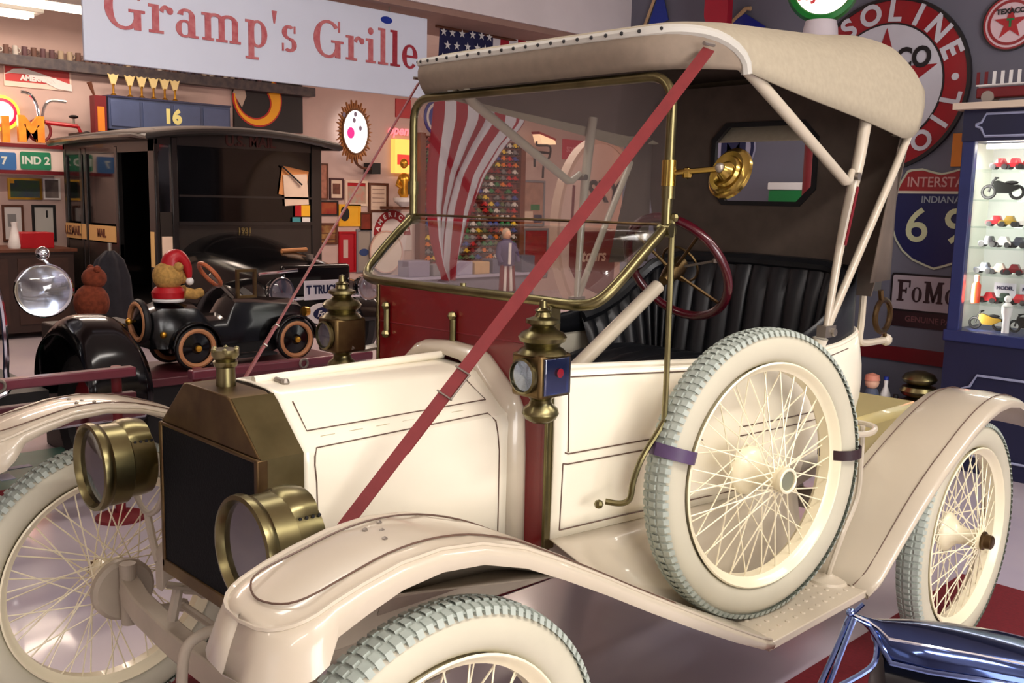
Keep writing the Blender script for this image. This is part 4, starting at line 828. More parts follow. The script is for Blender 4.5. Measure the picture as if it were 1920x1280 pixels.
# shaggy brown toy and dark coat behind
o = MB(); o.ball((0,0,.10), (.10,.09,.11), 16); o.ball((.02,0,.24), (.07,.065,.065), 14); o.ball((.02,-.05,.295), .022, 8); o.ball((.02,.05,.295), .022, 8)
sh_ = o.build('plush_toy', mat('rust_plush', (128, 58, 34), .95, var=.3, scale=40, bump=.9), loc=(1.10, 3.75, .735)); tag(sh_, 'rust brown shaggy plush toy behind the golden teddy', 'toy')
o = MB().bx(-.22, .22, -.16, .16, 0, .72).build('crate', mat('dark_crate', (52, 40, 34), .6, var=.2), loc=(1.10, 3.78, 0), bevel=.01); tag(o, 'dark wooden crate under the rust brown plush toy', 'crate')
_q = at(206, 470, y=4.6); cs = empty('coat_stand', (_q.x, 4.6, 0), 'charcoal coat hung on a stand in front of the mail truck door', 'coat')
a = MB(); a.loft([[Vector((r*(1+.10*sin(7*t_))*cos(t_), .6*r*(1+.10*sin(7*t_))*sin(t_), z)) for t_ in [2*pi*k/40 for k in range(40)]] for r, z in ((.17,.35),(.15,.65),(.13,.9),(.09,1.02),(.03,1.08))]); a.build('coat', mat('charcoal_cloth', (44, 42, 48), .9, var=.15, scale=20), cs, smooth=60); a = MB(); a.tube([(0,0,0),(0,0,1.13)], .015, 8); a.lathe([(.16,0),(.16,.02),(.02,.03)], n=20); a.build('pole', STEEL, cs)

# ---- barrier rails in front
def rail(x0, x1, y, z, label, z2):
    t = empty('barrier_rail', ((x0+x1)/2, y, 0), label, 'barrier', 'maroon barrier rails')
    L = (x1-x0)/2; a = MB(); a.bx(-L, L, -.03, .03, z-.022, z+.022); a.build('top_rail', mat('maroon_rail', (108, 44, 58), .3, var=.1, coat=.4), t, bevel=.008); a = MB(); a.bx(-L, L, -.025, .025, z2-.03, z2+.03); a.build('lower_rail', mat('maroon_rail_dark', (74, 24, 34), .4), t, bevel=.006)
    for x in (-L+.06, L-.06): a = MB(); a.tube([(x, .05, 0), (x, .05, z+.02)], .022, 10); a.lathe([(.11,0),(.11,.015),(.03,.03)], (x,.05,0), n=20); a.build('post', REDD, t)
    a = MB(); a.torus((.08, -.035, z), .022, .007, 'y', 20, 6); a.build('ring', STEEL, t)
rail(-.55, .735, 2.3, .682, 'maroon barrier rail in front of the black car with round headlamp', .56)
rail(1.02, 2.05, 2.35, .625, 'maroon barrier rail in front of the pedal car', .50)

# ---- black car at the left edge
bc = empty('black_car', (.35, 3.5, 0), 'black vintage car with a large round chrome headlamp at the left edge', 'car')
def Bc(mb, name, m, par=None, **k): mb.v = [(x-.35, y-3.5, z) for x, y, z in mb.v]; return mb.build(name, m, par or bc, **k)
hl = Vector((.615, 3.05, .985)); dl = (CAM-hl); dl = Vector((dl.x*.8, dl.y, 0)).normalized(); RL = Matrix((Vector((0,0,1)).cross(dl).normalized(), Vector((0,0,1)), dl)).transposed()
a = MB(); a.lathe([(0,-.20),(.05,-.19),(.10,-.13),(.125,-.05),(.128,0),(.134,.006),(.128,.014),(.118,.012)], hl, n=32, R=RL); ho = Bc(a, 'headlamp', CHROME); a = MB(); a.lathe([(.120,.010),(.07,.03),(0,.036)], hl, n=28, R=RL); Bc(a, 'lens', GLASSL, ho); a = MB(); a.lathe([(.118,.0),(.07,-.06),(0,-.09)], hl, n=28, R=RL); Bc(a, 'reflector', mat('bright_reflector', (206, 206, 210), .15, 1), ho)
a = MB(); a.ball((.64, 3.12, 1.16), .035, 12); a.tube([(.64, 3.12, 1.14), (.70, 3.08, 1.03)], .010, 8); Bc(a, 'side_light', CHROME)
def arch(u, v, xc, w, yc, R_): a_ = pi*(1.12-1.2*u); return (xc+w*(v-.5), yc-R_*cos(pi-a_)*1.05, .50+R_*sin(a_)*(1-.25*(2*v-1)**4))
a = MB(); a.grid(lambda u, v: arch(u, v, .80, .30, 2.98, .36), 20, 8); Bc(a, 'fender', BLACK, solid=.012, smooth=60)
a = MB(); a.torus((.79, 2.98, .345), .26, .075, 'x', 32, 8); wo = Bc(a, 'wheel', BLACKM); a = MB(); a.lathe([(.22,-.01),(.06,-.05),(.06,.05),(.22,.01)], (.79, 2.98, .345), 'x', 24); Bc(a, 'wheel_disc', REDD, wo)
a = MB(); a.loft([[Vector((.05+w*dx, y, z)) for dx, z in ((-1,.5),(-1,.95),(-.8,1.08+t),(0,1.14+t),(.8,1.08+t),(1,.95),(1,.5))] for y, w, t in ((3.02,.30,0),(3.1,.33,0),(4.3,.46,.04))]); Bc(a, 'hood', BLACK, smooth=40)
a = MB(); a.bx(-.24, .34, 2.985, 3.03, .48, 1.08); Bc(a, 'radiator_grille', mat('dark_blue_grille', (26, 30, 52), .3, .4), bevel=.04); a = MB(); a.tube(smooth_path([(.37, 2.97, 1.06), (.40, 2.96, .9), (.40, 2.96, .62), (.35, 2.96, .5), (-.2, 2.96, .47)], 5), .014, 8); Bc(a, 'grille_shell', CHROME)
a = MB(); a.bx(-.55, .90, 2.55, 2.60, .40, .46); Bc(a, 'bumper', CHROME, bevel=.015); a = MB(); a.bx(-.45, .60, 3.0, 5.0, .38, .50); Bc(a, 'chassis', BLACKM)
# ---- back wall: band of small figures, shelf, pictures, lamps
def W(n, l, c, u0, v0, u1, v1, **k): return wall_thing(n, l, c, u0, v0, u1, v1, 'far', **k)
zb_ = 2.87
sh = empty('wall_shelf', (3.5, YF, zb_), 'long dark shelf high on the back wall lined with small mugs', 'shelf', None); MB().bx(-2.6, 2.6, -.16, 0, -.11, 0).build('board', mat('dark_shelf', (58, 52, 62), .5, c2=(90, 82, 80), scale=14), sh)
mugm = []
for c_ in ((196,176,150),(120,90,80),(90,84,100),(210,204,196),(112,84,88)):
    a = MB(); a.lathe([(.024,0),(.03,.01),(.028,.09),(.03,.10),(.024,.10),(.022,.02),(0,.02)], n=12); a.torus((.036,0,.05), .022, .006, 'y', 12, 6); mugm.append(a.mesh('mug', mat('mug_glaze', c_, .3)))
for i in range(40):
    o = inst(random.choice(mugm), 'mug', None, (1.75+.092*i, YF-.07, zb_), (0, 0, random.uniform(-1, 1))); tag(o, f'small glazed mug, {ordw(i+1)} from the left on the high dark shelf', 'mug', 'mugs on the high shelf')
# red and white slanted sign
t, w, h = W('wall_sign', 'red and white lettered wall sign with a white swoosh at upper left', 'sign', 8, 122, 134, 166); board(t, w, h, mat('white_red_sign', (240, 214, 200), .4)); 
MB().prism([(-w*.48,-h*.28),(w*.47,-h*.28),(w*.47,h*.42),(-w*.48,h*.42)], .012, .016).build('red_field', mat('sign_red', (196, 60, 62), .4), t, smooth=0)
P = [(-.5,-.02),(-.35,.25),(-.15,.27),(.1,.08),(.5,-.42),(.5,-.15),(.5,-.5),(.25,-.5)]; MB().prism([(-w*.5,-.02*h),(-w*.36,h*.24),(-w*.2,h*.30),(w*.1,h*.10),(w*.5,-h*.22),(w*.5,-h*.5),(w*.28,-h*.45),(0,-h*.10),(-w*.2,h*.06),(-w*.4,h*.05)], .016, .02).build('white_swoosh', WHITE, t, smooth=0)
letters('AMERICAN', h*.30, WHITE, t, (0, -h*.12, .021), .004)
# neon clock
t, w, h = W('neon_clock', 'round lit clock with red ring and yellow halo at the left edge', 'clock', -36, 178, 32, 246); r = h/2
MB().lathe([(r*.98,0),(r*.98,.08),(r*.8,.09),(r*.8,.05)], n=40).build('outer_ring', glow('yellow_neon', (255, 196, 60), 1.2), t); MB().lathe([(r*.8,.05),(r*.8,.10),(r*.62,.11),(r*.62,.05)], n=40).build('red_ring', glow('red_neon', (235, 20, 60), 1.1), t); MB().lathe([(r*.62,.06),(0,.06)], n=40).build('dial', glow('clock_dial', (255, 250, 240), 1.6), t)
# yellow marquee letters
for ch, u0, u1, lab in (('I', 2, 20, 'yellow standing letter I on the striped shelf'), ('M', 30, 88, 'yellow standing letter M on the striped shelf beside the tricycle')):
    A = at((u0+u1)/2, 267, y=YF-.30); B = at((u0+u1)/2, 222, y=YF-.30); hh = B.z-A.z; me = text_mesh(ch, hh*1.38, mat('marquee_yellow', (236, 160, 40), .5, c2=(222, 130, 30), scale=12), .02, extrude=.03); o = inst(me, 'marquee_letter', None, (A.x, YF-.30, A.z+hh*.5), FARROT); tag(o, lab, 'letter')
# striped shelf with licence plates
A, B = at(-20, 268, y=YF-.1), at(108, 330, y=YF-.1)
t = empty('striped_shelf', ((A.x+B.x)/2, YF, (A.z+B.z)/2), 'white shelf unit with red stripes holding licence plates', 'shelf', None, FARROT); w = B.x-A.x; h = A.z-B.z; MB().prism([(-w/2,-h/2),(w/2,-h/2),(w/2,h/2),(-w/2,h/2)], 0, .34).build('cabinet', mat('shelf_white', (236, 214, 204), .5), t, smooth=0)
for y in (h*.44, -h*.42): MB().prism([(-w/2,y-.02),(w/2,y-.02),(w/2,y+.02),(-w/2,y+.02)], .34, .355).build('red_stripe', REDD, t, smooth=0)
for u0, u1, m, lab, tx in ((-16, 30, mat('plate_blue', (60, 110, 170), .4), 'blue licence plate at the left edge of the striped shelf', '7'), (38, 95, mat('plate_green', (40, 128, 90), .4), 'green licence plate with white letters on the striped shelf', 'IND 2')):
    t, w, h = W('licence_plate', lab, 'plate', u0, 285, u1, 318, pos=YF-.345, group='licence plates on the striped shelf'); board(t, w, h, m, r=.02); letters(tx, h*.6, mat('plate_letter', (214, 220, 210), .5), t, (0, 0, .011), .004)
# tricycle on the shelf
A = at(75, 268, y=YF-.2); tc = empty('tricycle', (A.x, YF-.2, A.z), 'old tricycle with chrome handlebars standing on the striped shelf', 'tricycle'); k_ = 1/180
a = MB(); a.tube(smooth_path([(-.17,0,.52),(-.08,0,.50),(-.02,0,.40),(.0,0,.25)], 5), .018, 8); a.tube(smooth_path([(.27,-.05,.45),(.12,-.02,.45),(.06,0,.38),(.03,0,.25)], 5), .018, 8); a.build('handlebar', CHROME, tc)
a = MB(); a.tube([(.06,0,.22),(.40,0,.20)], .022, 8); a.tube([(.40,0,.20),(.47,0,.05)], .018, 8); a.build('frame', RED, tc); MB().ball((.36,0,.30), (.05,.06,.02), 12).build('saddle', BLACKM, tc); MB().tube([(.36,0,.20),(.36,0,.30)], .010, 6).build('seat_post', STEEL, tc)
a = MB(); a.torus((0,0,.13), .115, .016, 'y', 28, 8); a.build('front_wheel', REDD, tc)
for y in (-.1, .1): MB().torus((.46,y,.075), .06, .014, 'y', 20, 6).build('rear_wheel', BLACKM, tc)
MB().tube([(.01,0,.13),(.01,0,.26)], .02, 8).build('fork', REDD, tc)
# blue cabinet with number, trophies on it, popcorn box, crescent sign
A, B = at(203, 181, y=YF-.45), at(432, 240, y=YF-.45); cb = empty('blue_cabinet', ((A.x+B.x)/2, YF-.45, B.z-.1), 'long blue panelled wall cabinet numbered 16 above the truck roof', 'cabinet'); w = B.x-A.x; h = A.z-B.z+.1
MB().bx(-w/2, w/2, 0, .44, 0, h).build('carcass', mat('cabinet_blue', (62, 76, 112), .5, var=.08), cb); MB().bx(-w/2-.01, w/2+.01, -.012, .44, h, h+.02).build('top_board', NAVY, cb)
for i in range(4): MB().bx(-w/2+w/4*i+.02, -w/2+w/4*(i+1)-.02, -.012, 0, .03, h-.03).build('panel', mat('panel_blue', (70, 84, 122), .5, var=.06), cb, bevel=.004)
letters('16', h*.62, mat('pale_yellow', (240, 232, 150), .5), cb, (0, -.014, h*.50), .012).rotation_euler = FARROT
ztp = A.z
for i, u in enumerate((213, 244, 266, 288, 309, 328)):
    q = at(u, 178, y=YF-.25); o = empty('trophy', (q.x, YF-.25, ztp+.022), f'small gold fan topped trophy, {ordw(i+1)} from the left on the blue cabinet', 'trophy', 'trophies on the blue cabinet'); MB().lathe([(.03,0),(.035,.02),(.012,.04),(.012,.12),(.02,.14),(0,.14)], n=12).build('base', GOLD, o); MB().prism([(-.02,.13),(.02,.13),(.06,.25),(.03,.235),(0,.25),(-.03,.235),(-.06,.25)], -.01, .01, T=lambda p: Vector((p.x, p.z, p.y))).build('fan', mat('pale_gold', (236, 214, 150), .4), o, smooth=0)
A, B = at(177, 178, y=YF-.45), at(201, 236, y=YF-.45); pb = empty('popcorn_box', ((A.x+B.x)/2, YF-.38, B.z-.1), 'tall red and yellow box at the left end of the blue cabinet', 'box'); w = B.x-A.x; h = A.z-B.z+.1
MB().bx(-w/2, w/2, -.07, .07, 0, h).build('carton', REDD, pb); MB().bx(-w*.3, w*.3, -.075, -.07, h*.1, h*.72).build('yellow_panel', ORANGE, pb); MB().tube([(-w*.3,0,h),(-w*.7,0,h+.14)], [.012,.03], 8).build('scoop', BROWN, pb)
o = MB().bx(-.85, .95, -.46, 0, -.06, 0).build('high_shelf', mat('dark_high_shelf', (60, 48, 44), .6), loc=(at(300, 230, y=YF-.45).x, YF, at(320, 238, y=YF-.45).z-.12)); tag(o, 'dark high shelf carrying the blue cabinet, hidden behind the truck roof', 'shelf')
t, w, h = W('crescent_sign', 'black wall sign with a yellow and orange crescent below the hanging sign', 'sign', 438, 140, 566, 246); board(t, w, h, mat('sign_black', (22, 18, 24), .5), th=.04)
q = at(480, 186, y=YF)-t.location; cx, cy, R1 = q.x, q.z, h*.46
def cres(R1, grow):
    n = 32; o1, o2 = [], []
    for i in range(n+1):
        a_ = radians(172+(408-172)*i/n); wd = R1*(.03+.50*(i/n)**1.1)*(1 if i < n-2 else .9); o1.append((cx+(R1+grow)*cos(a_), cy+(R1+grow)*sin(a_))); o2.append((cx+(R1-wd-grow)*cos(a_), cy+(R1-wd-grow)*sin(a_)))
    return o1, o2
for gr_, m, z in ((R1*.06, mat('crescent_red', (190, 40, 30), .5), .045), (0, mat('crescent_yellow', (250, 176, 24), .4), .05)):
    o1, o2 = cres(R1, gr_); MB().loft([[Vector((*o1[i], .03)), Vector((*o2[i], .03)), Vector((*o2[i], z)), Vector((*o1[i], z))] for i in range(len(o1))]).build('crescent', m, t, smooth=0)
MB().prism([(cx-.34,cy+.05),(cx-.22,cy+.30),(cx-.16,cy+.02),(cx-.22,cy-.12)], .04, .046).build('grey_patch', mat('beige_patch', (196, 176, 160), .6), t, smooth=0)
# lit oval sun sign on a bracket
A = at(664, 247, y=YF-.18); s1 = empty('sun_sign', (A.x, YF-.18, A.z), 'lit white oval sign ringed with brown sun rays and a pink spot', 'sign', None, FARROT); B = at(664, 207, y=YF-.18); ry = B.z-A.z; rx = ry*.70
MB().prism(circle(rx, 36, ry=ry), -.03, .03).build('lit_face', glow('sun_face', (255, 252, 246), 1.5), s1, smooth=0); MB().ring(circle(rx*1.10, 36, ry=ry*1.08), circle(rx, 36, ry=ry), -.04, .045).build('rim', mat('brown_rim', (110, 66, 30), .5), s1, smooth=0)
RAY = mat('amber_ray', (176, 116, 60), .5, var=.2)
for i in range(44):
    a_ = 2*pi*i/44; ln_ = (1.35 if i % 2 else 1.5); d0 = .07
    MB().prism([(rx*1.09*cos(a_-d0), ry*1.07*sin(a_-d0)), (rx*1.09*cos(a_+d0), ry*1.07*sin(a_+d0)), (rx*ln_*cos(a_+.02), ry*ln_*sin(a_+.02))], -.02, .02).build('ray', RAY, s1, smooth=0)
MB().prism(circle(rx*.30, 20, (-rx*.38, -.02), ry=rx*.38), .03, .035).build('pink_spot', glow('pink_spot', (236, 40, 130), .8), s1, smooth=0)
for (x, y) in ((-.02,.10),(.08,.0),(-.18,.16),(.0,.18)): MB().prism(circle(.025, 10, (x, y+.05), ry=.035), .03, .034).build('grey_toe', mat('lilac_toe', (150, 140, 170), .5), s1, smooth=0)
MB().tube(smooth_path([(0,-ry*1.0,0),(.03,-ry*1.45,0),(.14,-ry*1.68,0),(.30,-ry*1.70,0)], 5), .018, 8).build('bracket', BROWN, s1); MB().prism([(.27,-ry*1.95),(.42,-ry*1.95),(.42,-ry*1.42),(.27,-ry*1.42)], -.16, .03).build('switch_box', BLACKM, s1, smooth=0)
# pictures
RB = mat('reddish_print', (168, 112, 92), .7, var=.25, scale=20); BR = mat('dark_print', (110, 66, 52), .7, var=.3, scale=20); GP = mat('mottled_print', (170, 168, 148), .7, c2=(196, 140, 124), scale=14); TXT = mat('grey_text', (170, 140, 126), .8)
picture(590, 306, 614, 374, 'tall narrow tan picture beside the truck roof', BROWN, RB); picture(617, 334, 643, 374, 'small brown picture in a dark frame right of the tall tan one', mat('maroon_frame', (70, 30, 34), .5), PAPER, [(-.55,-.5,.55,.5,BR)])
picture(646, 338, 688, 386, 'pale poster with a red header bar below the sun sign', PAPER, GP, [(-.95,.55,.9,.85,RED)], cat='poster')
picture(690, 343, 727, 398, 'certificate with rows of text in a thin brown frame', BROWN, PAPER, [(-.6,.55-.3*i,.6,.60-.3*i,TXT) for i in range(5)])
picture(592, 376, 633, 404, 'wide red and amber print with a dark frame', BLACKM, mat('amber_print', (170, 90, 40), .6, c2=(150, 30, 30), scale=6)); 
t = picture(634, 383, 675, 424, 'yellow poster with a black disc', YELLOW, YELLOW, cat='poster'); q = MB().prism(circle(.075, 20, (-.08, .02), ry=.10), .014, .018).build('black_disc', BLACKM, t, smooth=0)
picture(674, 398, 696, 432, 'small rust brown plaque right of the yellow poster', BROWN, mat('rust_print', (126, 44, 24), .6, var=.2)); picture(596, 418, 632, 458, 'stack of buff cards in a rack beside the truck', BROWN, mat('buff_print', (176, 140, 80), .7, c2=(120, 60, 40), scale=10), [(-.9,.0,.9,.1,BROWN),(-.9,-.6,.9,-.5,BROWN)], cat='rack')
picture(634, 434, 666, 510, 'red poster with a pale figure shape', RED, mat('red_poster', (176, 24, 40), .5), [(-.45,-.3,.1,.6,mat('pale_print', (206, 180, 172), .7))], cat='poster')
t = picture(667, 430, 696, 510, 'grey poster with a small blue oval', GREY, mat('grey_poster', (160, 150, 140), .7)); MB().prism(circle(.08, 20, (0, -.02), ry=.05), .014, .018).build('blue_oval', mat('oval_blue', (50, 70, 120), .5), t, smooth=0)
# square white sign with red arch and lettering
t, w, h = W('round_top_sign', 'white square sign with a red lettered arch above white', 'sign', 697, 397, 772, 470); board(t, w, h, mat('sign_white', (224, 214, 210), .5)); a = MB(); n = 18
o1 = [(w*.46*cos(pi*i/n), -h*.10+w*.50*sin(pi*i/n)) for i in range(n+1)]; o2 = [(w*.30*cos(pi*i/n), -h*.10+w*.33*sin(pi*i/n)) for i in range(n+1)]
for i in range(n): a.prism([o1[i], o1[i+1], o2[i+1], o2[i]], .012, .018)
a.build('red_arch', mat('arch_red', (150, 24, 34), .5), t, smooth=0)
a = MB()
for i, ch in enumerate('AMERICAN'):
    an = pi*.90-pi*.80*i/7; me = text_mesh(ch, w*.13, WHITE, .003); Tm = Matrix.Translation((w*.38*cos(an), -h*.10+w*.415*sin(an), .019)) @ Matrix.Rotation(an-pi/2, 4, 'Z'); a.add([Tm @ v.co for v in me.vertices], [tuple(p.vertices) for p in me.polygons]); bpy.data.meshes.remove(me)
a.build('lettering', WHITE, t, smooth=0)
t, w, h = W('round_sign', 'plain white round sign leaning below the arch sign', 'sign', 690, 432, 752, 512, off=.022); MB().prism(circle(w/2, 32, ry=h/2), 0, .02).build('disc', mat('warm_white', (236, 222, 206), .4), t, smooth=0); MB().ring(circle(w/2, 32, ry=h/2), circle(w/2*.94, 32, ry=h/2*.94), 0, .03).build('rim', mat('pink_rim', (216, 176, 160), .5), t, smooth=0)
# red square, neon script, lit beer sign, golden statuette
t, w, h = W('red_sign', 'small plain red square sign below the hanging sign', 'sign', 741, 186, 769, 221); board(t, w, h, RED, th=.02)
t, w, h = W('neon_script', 'pink neon script sign on the back wall', 'sign', 716, 232, 772, 258); letters('open', h*.95, glow('pink_neon', (255, 130, 140), .9), t, (0, 0, .03), .006, shear=.25); board(t, w*.5, .02, REDD, 'mount', .02)
t, w, h = W('lit_sign', 'lit yellow sign glowing above the golden statuette', 'sign', 733, 262, 774, 325); board(t, w, h, glow('amber_lit', (255, 190, 90), 1.0), 'lit_panel', .10); MB().prism([(-w*.4,-h*.25),(w*.4,-h*.25),(w*.4,h*.05),(-w*.4,h*.05)], .10, .104).build('red_bar', glow('red_lit', (230, 60, 50), .8), t, smooth=0)
A, B = at(757, 374, y=YF-.3), at(757, 305, y=YF-.3); g = empty('statuette', (A.x, YF-.3, A.z), 'golden statuette on a white bowl shaped base beside the windshield', 'statuette'); hh = B.z-A.z
MB().lathe([(.05,-.10),(.14,-.03),(.15,.02),(.10,.03),(0,.03)], n=24).build('bowl', WHITE, g); a = MB(); a.lathe([(.05,.03),(.09,.10),(.06,.18),(.10,.26),(.07,.34),(.03,.37)], n=16); a.ball((0,0,hh*.98), (.06,.055,.07), 14); a.tube([(-.09,0,.27),(-.14,-.03,.2),(-.10,-.08,.16)], .025, 8); a.tube([(.09,0,.27),(.15,0,.34),(.13,0,.43)], .025, 8); a.build('figure', GOLD, g, smooth=60)
o = MB().bx(-.2, .2, -.32, 0, -.04, 0).build('wall_bracket_shelf', BROWN, loc=(A.x, YF, A.z-.10)); tag(o, 'small brown shelf under the golden statuette', 'shelf')
# round blue sign behind the flag
t, w, h = W('round_blue_sign', 'round blue wall sign with a white ring partly behind the flag', 'sign', 790, 186, 852, 256); a = MB(); a.prism(circle(h/2, 36), 0, .015); a.build('disc', BLUE, t, smooth=0); MB().ring(circle(h*.42, 36), circle(h*.35, 36), .015, .02).build('white_ring', WHITE, t, smooth=0)
t, w, h = W('enamel_sign', 'blue enamel sign behind the lower corner of the flag', 'sign', 900, 215, 965, 262); board(t, w, h, NAVY)

# ---- rack of small model cars
RX0, RX1 = at(784, 300, y=YF).x, at(972, 300, y=YF).x; RZ1, RZ0 = at(880, 262, y=YF).z, at(880, 512, y=YF).z
rk = empty('model_car_rack', ((RX0+RX1)/2, YF, RZ0), 'tall brown wall rack filled with rows of tiny model cars', 'rack'); w, h = RX1-RX0, RZ1-RZ0; NR, NC = 20, 15
MB().bx(-w/2, w/2, -.015, 0, 0, h).build('back_panel', mat('rack_back', (120, 66, 58), .7), rk)
WDK = mat('rack_wood', (116, 60, 34), .5, var=.15)
for x in (-w/2, w/2): MB().bx(x-.05, x+.05, -.12, 0, 0, h+.04).build('side_board', WDK, rk)
for i in range(NR+1): MB().bx(-w/2, w/2, -.09, -.015, h*i/NR-.006, h*i/NR+.006).build('shelf_board', WDK, rk)
carm = []
for c_ in ((206,40,40),(240,206,60),(96,110,66),(226,222,214),(50,76,160),(236,130,40),(140,34,34),(130,128,128),(50,130,76)):
    a = MB(); a.loft([[Vector((x, dy, z)) for dy, z in ((-.02,.012),(-.02,.03+t),(.02,.03+t),(.02,.012))] for x, t in ((-.062,-.004),(-.05,.002),(.05,.002),(.062,-.006))]); a.loft([[Vector((x, dy, z)) for dy, z in ((-.017,.03),(-.015,zz),(.015,zz),(.017,.03))] for x, zz in ((-.035,.034),(-.022,.052),(.012,.052),(.03,.034))])
    for x in (-.036, .036): a.lathe([(0,-.022),(.013,-.022),(.013,.022),(0,.022)], (x,0,.013), 'y', 8, m=1)
    carm.append(a.mesh('model_car', [mat('toy_paint', c_, .3), BLACKM], 30))
CN = ['red','yellow','olive','white','blue','orange','maroon','grey','green']
for i in range(NR):
    n_ = 0
    for j in range(NC):
        if (i*NC+j) % 17 == 5: continue
        n_ += 1; ci = random.randrange(9); o = inst(carm[ci], 'model_car', None, (rk.location.x-w/2+.08+(w-.16)*(j+.5)/NC+random.uniform(-.008,.008), YF-.06, RZ0+h*i/NR+.006), (0, 0, random.choice((0, pi))), (1.1, 1.2, 1.6)); tag(o, f'{CN[ci]} tiny model car, {ordw(n_)} from left in the {ordw(NR-i)} row of the rack', 'model car', 'model cars in the wall rack')

# ---- counter, boxes and patriotic doll seen through the windshield
A, B = at(752, 520, y=8.3), at(1000, 520, y=8.3); o = empty('counter', ((A.x+B.x)/2, 8.3, 0), 'grey display counter in front of the model car rack', 'counter'); w = B.x-A.x; zc = at(880, 520, y=8.3).z
MB().bx(-w/2, w/2, 0, .55, 0, zc).build('body', mat('counter_grey', (120, 118, 134), .5, var=.06), o); MB().bx(-w/2-.02, w/2+.02, -.03, .57, zc, zc+.03).build('top', LILAC, o)
for u0, u1, v0, m, lab in ((760, 800, 492, mat('lilac_box', (140, 136, 160), .5), 'lilac grey box at the left end of the grey counter'), (806, 842, 500, GREY, 'dark grey box second on the grey counter'), (850, 880, 496, LILAC, 'pale lilac box in the middle of the grey counter'), (884, 912, 498, TAN, 'tan carton on the grey counter'), (918, 938, 494, mat('slate_box', (96, 98, 120), .5), 'slate box beside the doll on the grey counter'), (972, 996, 488, mat('slate_box', (86, 90, 110), .5), 'dark slate box right of the doll on the grey counter')):
    a, b = at(u0, 520, y=8.45).x, at(u1, 520, y=8.45).x; hh = at(800, v0, y=8.45).z-zc; o = MB().bx(-(b-a)/2, (b-a)/2, -.12, .12, .0, hh).build('box', m, loc=((a+b)/2, 8.50, zc+.03), bevel=.01); tag(o, lab, 'box', 'boxes on the grey counter')
A, B = at(948, 545, y=7.4), at(952, 432, y=7.4); hh = B.z-A.z
st2 = empty('doll_stand', (A.x, 7.4, 0), 'plain dark pedestal under the patriotic doll', 'pedestal'); MB().bx(-.2, .2, -.2, .2, 0, A.z).build('block', BLACKM, st2)
dd = empty('patriotic_doll', (A.x, 7.4, A.z), 'standing doll in red white and blue clothes on a dark pedestal', 'doll'); a = MB(); a.loft([[Vector((r*1.25*cos(t_), r*.8*sin(t_), hh*z)) for t_ in [2*pi*k/16 for k in range(16)]] for r, z in ((.10,.42),(.11,.5),(.115,.65),(.12,.78),(.06,.84),(.04,.87))]); a.tube([(-.12,0,hh*.78),(-.17,-.02,hh*.6),(-.15,-.06,hh*.48)], [.04,.035,.03], 8); a.tube([(.12,0,hh*.78),(.17,-.02,hh*.6),(.16,-.06,hh*.48)], [.04,.035,.03], 8); a.build('coat', mat('doll_blue', (60, 50, 96), .7), dd, smooth=60)
for i, x in enumerate((-.09,-.045,0,.045,.09)): a = MB(); a.tube([(x, -.02, hh*.44), (x*1.3, -.03, 0)], [.03, .03], 8); a.build('trouser_stripe', [REDD, WHITE][i % 2], dd)
MB().tube([(-.03,-.10,hh*.80),(-.04,-.105,hh*.45)], .02, 6).build('sash', WHITE, dd); a = MB(); a.ball((0, 0, hh*.93), (.055, .06, .075), 14); a.ball((0,-.06,hh*.925), .012, 6); a.build('head', SKIN, dd); MB().ball((0,.012,hh*.955), (.06,.06,.07), 12).build('hair', mat('grey_hair', (190, 170, 150), .9), dd)
# ---- right part of the back wall seen through the glass
picture(977, 338, 1020, 424, 'grey framed print with green and blue shapes right of the model car rack', GREY, mat('beige_print', (170, 130, 112), .7, var=.2), [(-.7,-.8,.0,-.35,PAPER),(.1,-.85,.8,-.5,NAVY),(-.2,-.3,.6,-.05,GREEN)])
picture(980, 428, 1026, 520, 'deep red poster under the grey framed print', GREY, mat('deep_red_poster', (150, 22, 34), .6, var=.2, scale=8), cat='poster')
A = at(1018, 260, y=YF-.25); lp = empty('wall_lamp', (A.x, YF-.25, A.z), 'lit cream and red shade lamp on a black scroll bracket', 'lamp', None, FARROT); MB().prism([(-.16,.06),(.20,-.02),(.22,-.08),(-.10,-.08)], -.08, .08).build('shade', glow('lamp_shade', (255, 206, 160), 1.0), lp, smooth=0); MB().prism([(-.18,.10),(.21,.01),(.20,-.02),(-.16,.06)], -.09, .09).build('red_cap', RED, lp, smooth=0); a = MB(); a.tube(smooth_path([(-.14,-.05,0),(-.12,-.11,0),(.16,-.11,0),(.16,-.28,0),(.04,-.40,0),(.02,-.62,0)], 4), .018, 8); a.tube(smooth_path([(.16,-.22,0),(-.10,-.22,0),(-.17,-.30,0),(-.17,-.45,0)], 4), .02, 8); a.build('bracket', BLACKM, lp)
t, w, h = W('red_wall_sign', 'pinkish red lettered sign on the back wall right of the lamp', 'sign', 1054, 262, 1092, 300); board(t, w, h, mat('pink_red', (214, 50, 80), .5)); letters('SODA', h*.35, mat('pale_pink', (240, 150, 160), .5), t, (0, 0, .013), .003)
t, w, h = W('wall_speaker', 'black square speaker box below the pinkish red sign', 'speaker', 1062, 300, 1092, 336); board(t, w, h, BLACKM, 'cabinet', .14); MB().lathe([(w*.35,.14),(w*.35,.15),(w*.1,.145)], n=20).build('cone', mat('speaker_grey', (40, 44, 48), .6), t)
sc_ = empty('red_cabinet', tuple(at(1066, 420, y=YF)), 'red open cabinet with small pale figures below the speaker', 'cabinet', None, FARROT); w, h = .50, .85; MB().prism([(-w/2,-h/2),(w/2,-h/2),(w/2,h/2),(-w/2,h/2)], 0, .02).build('back', mat('cabinet_red', (130, 40, 36), .6, var=.15), sc_, smooth=0)
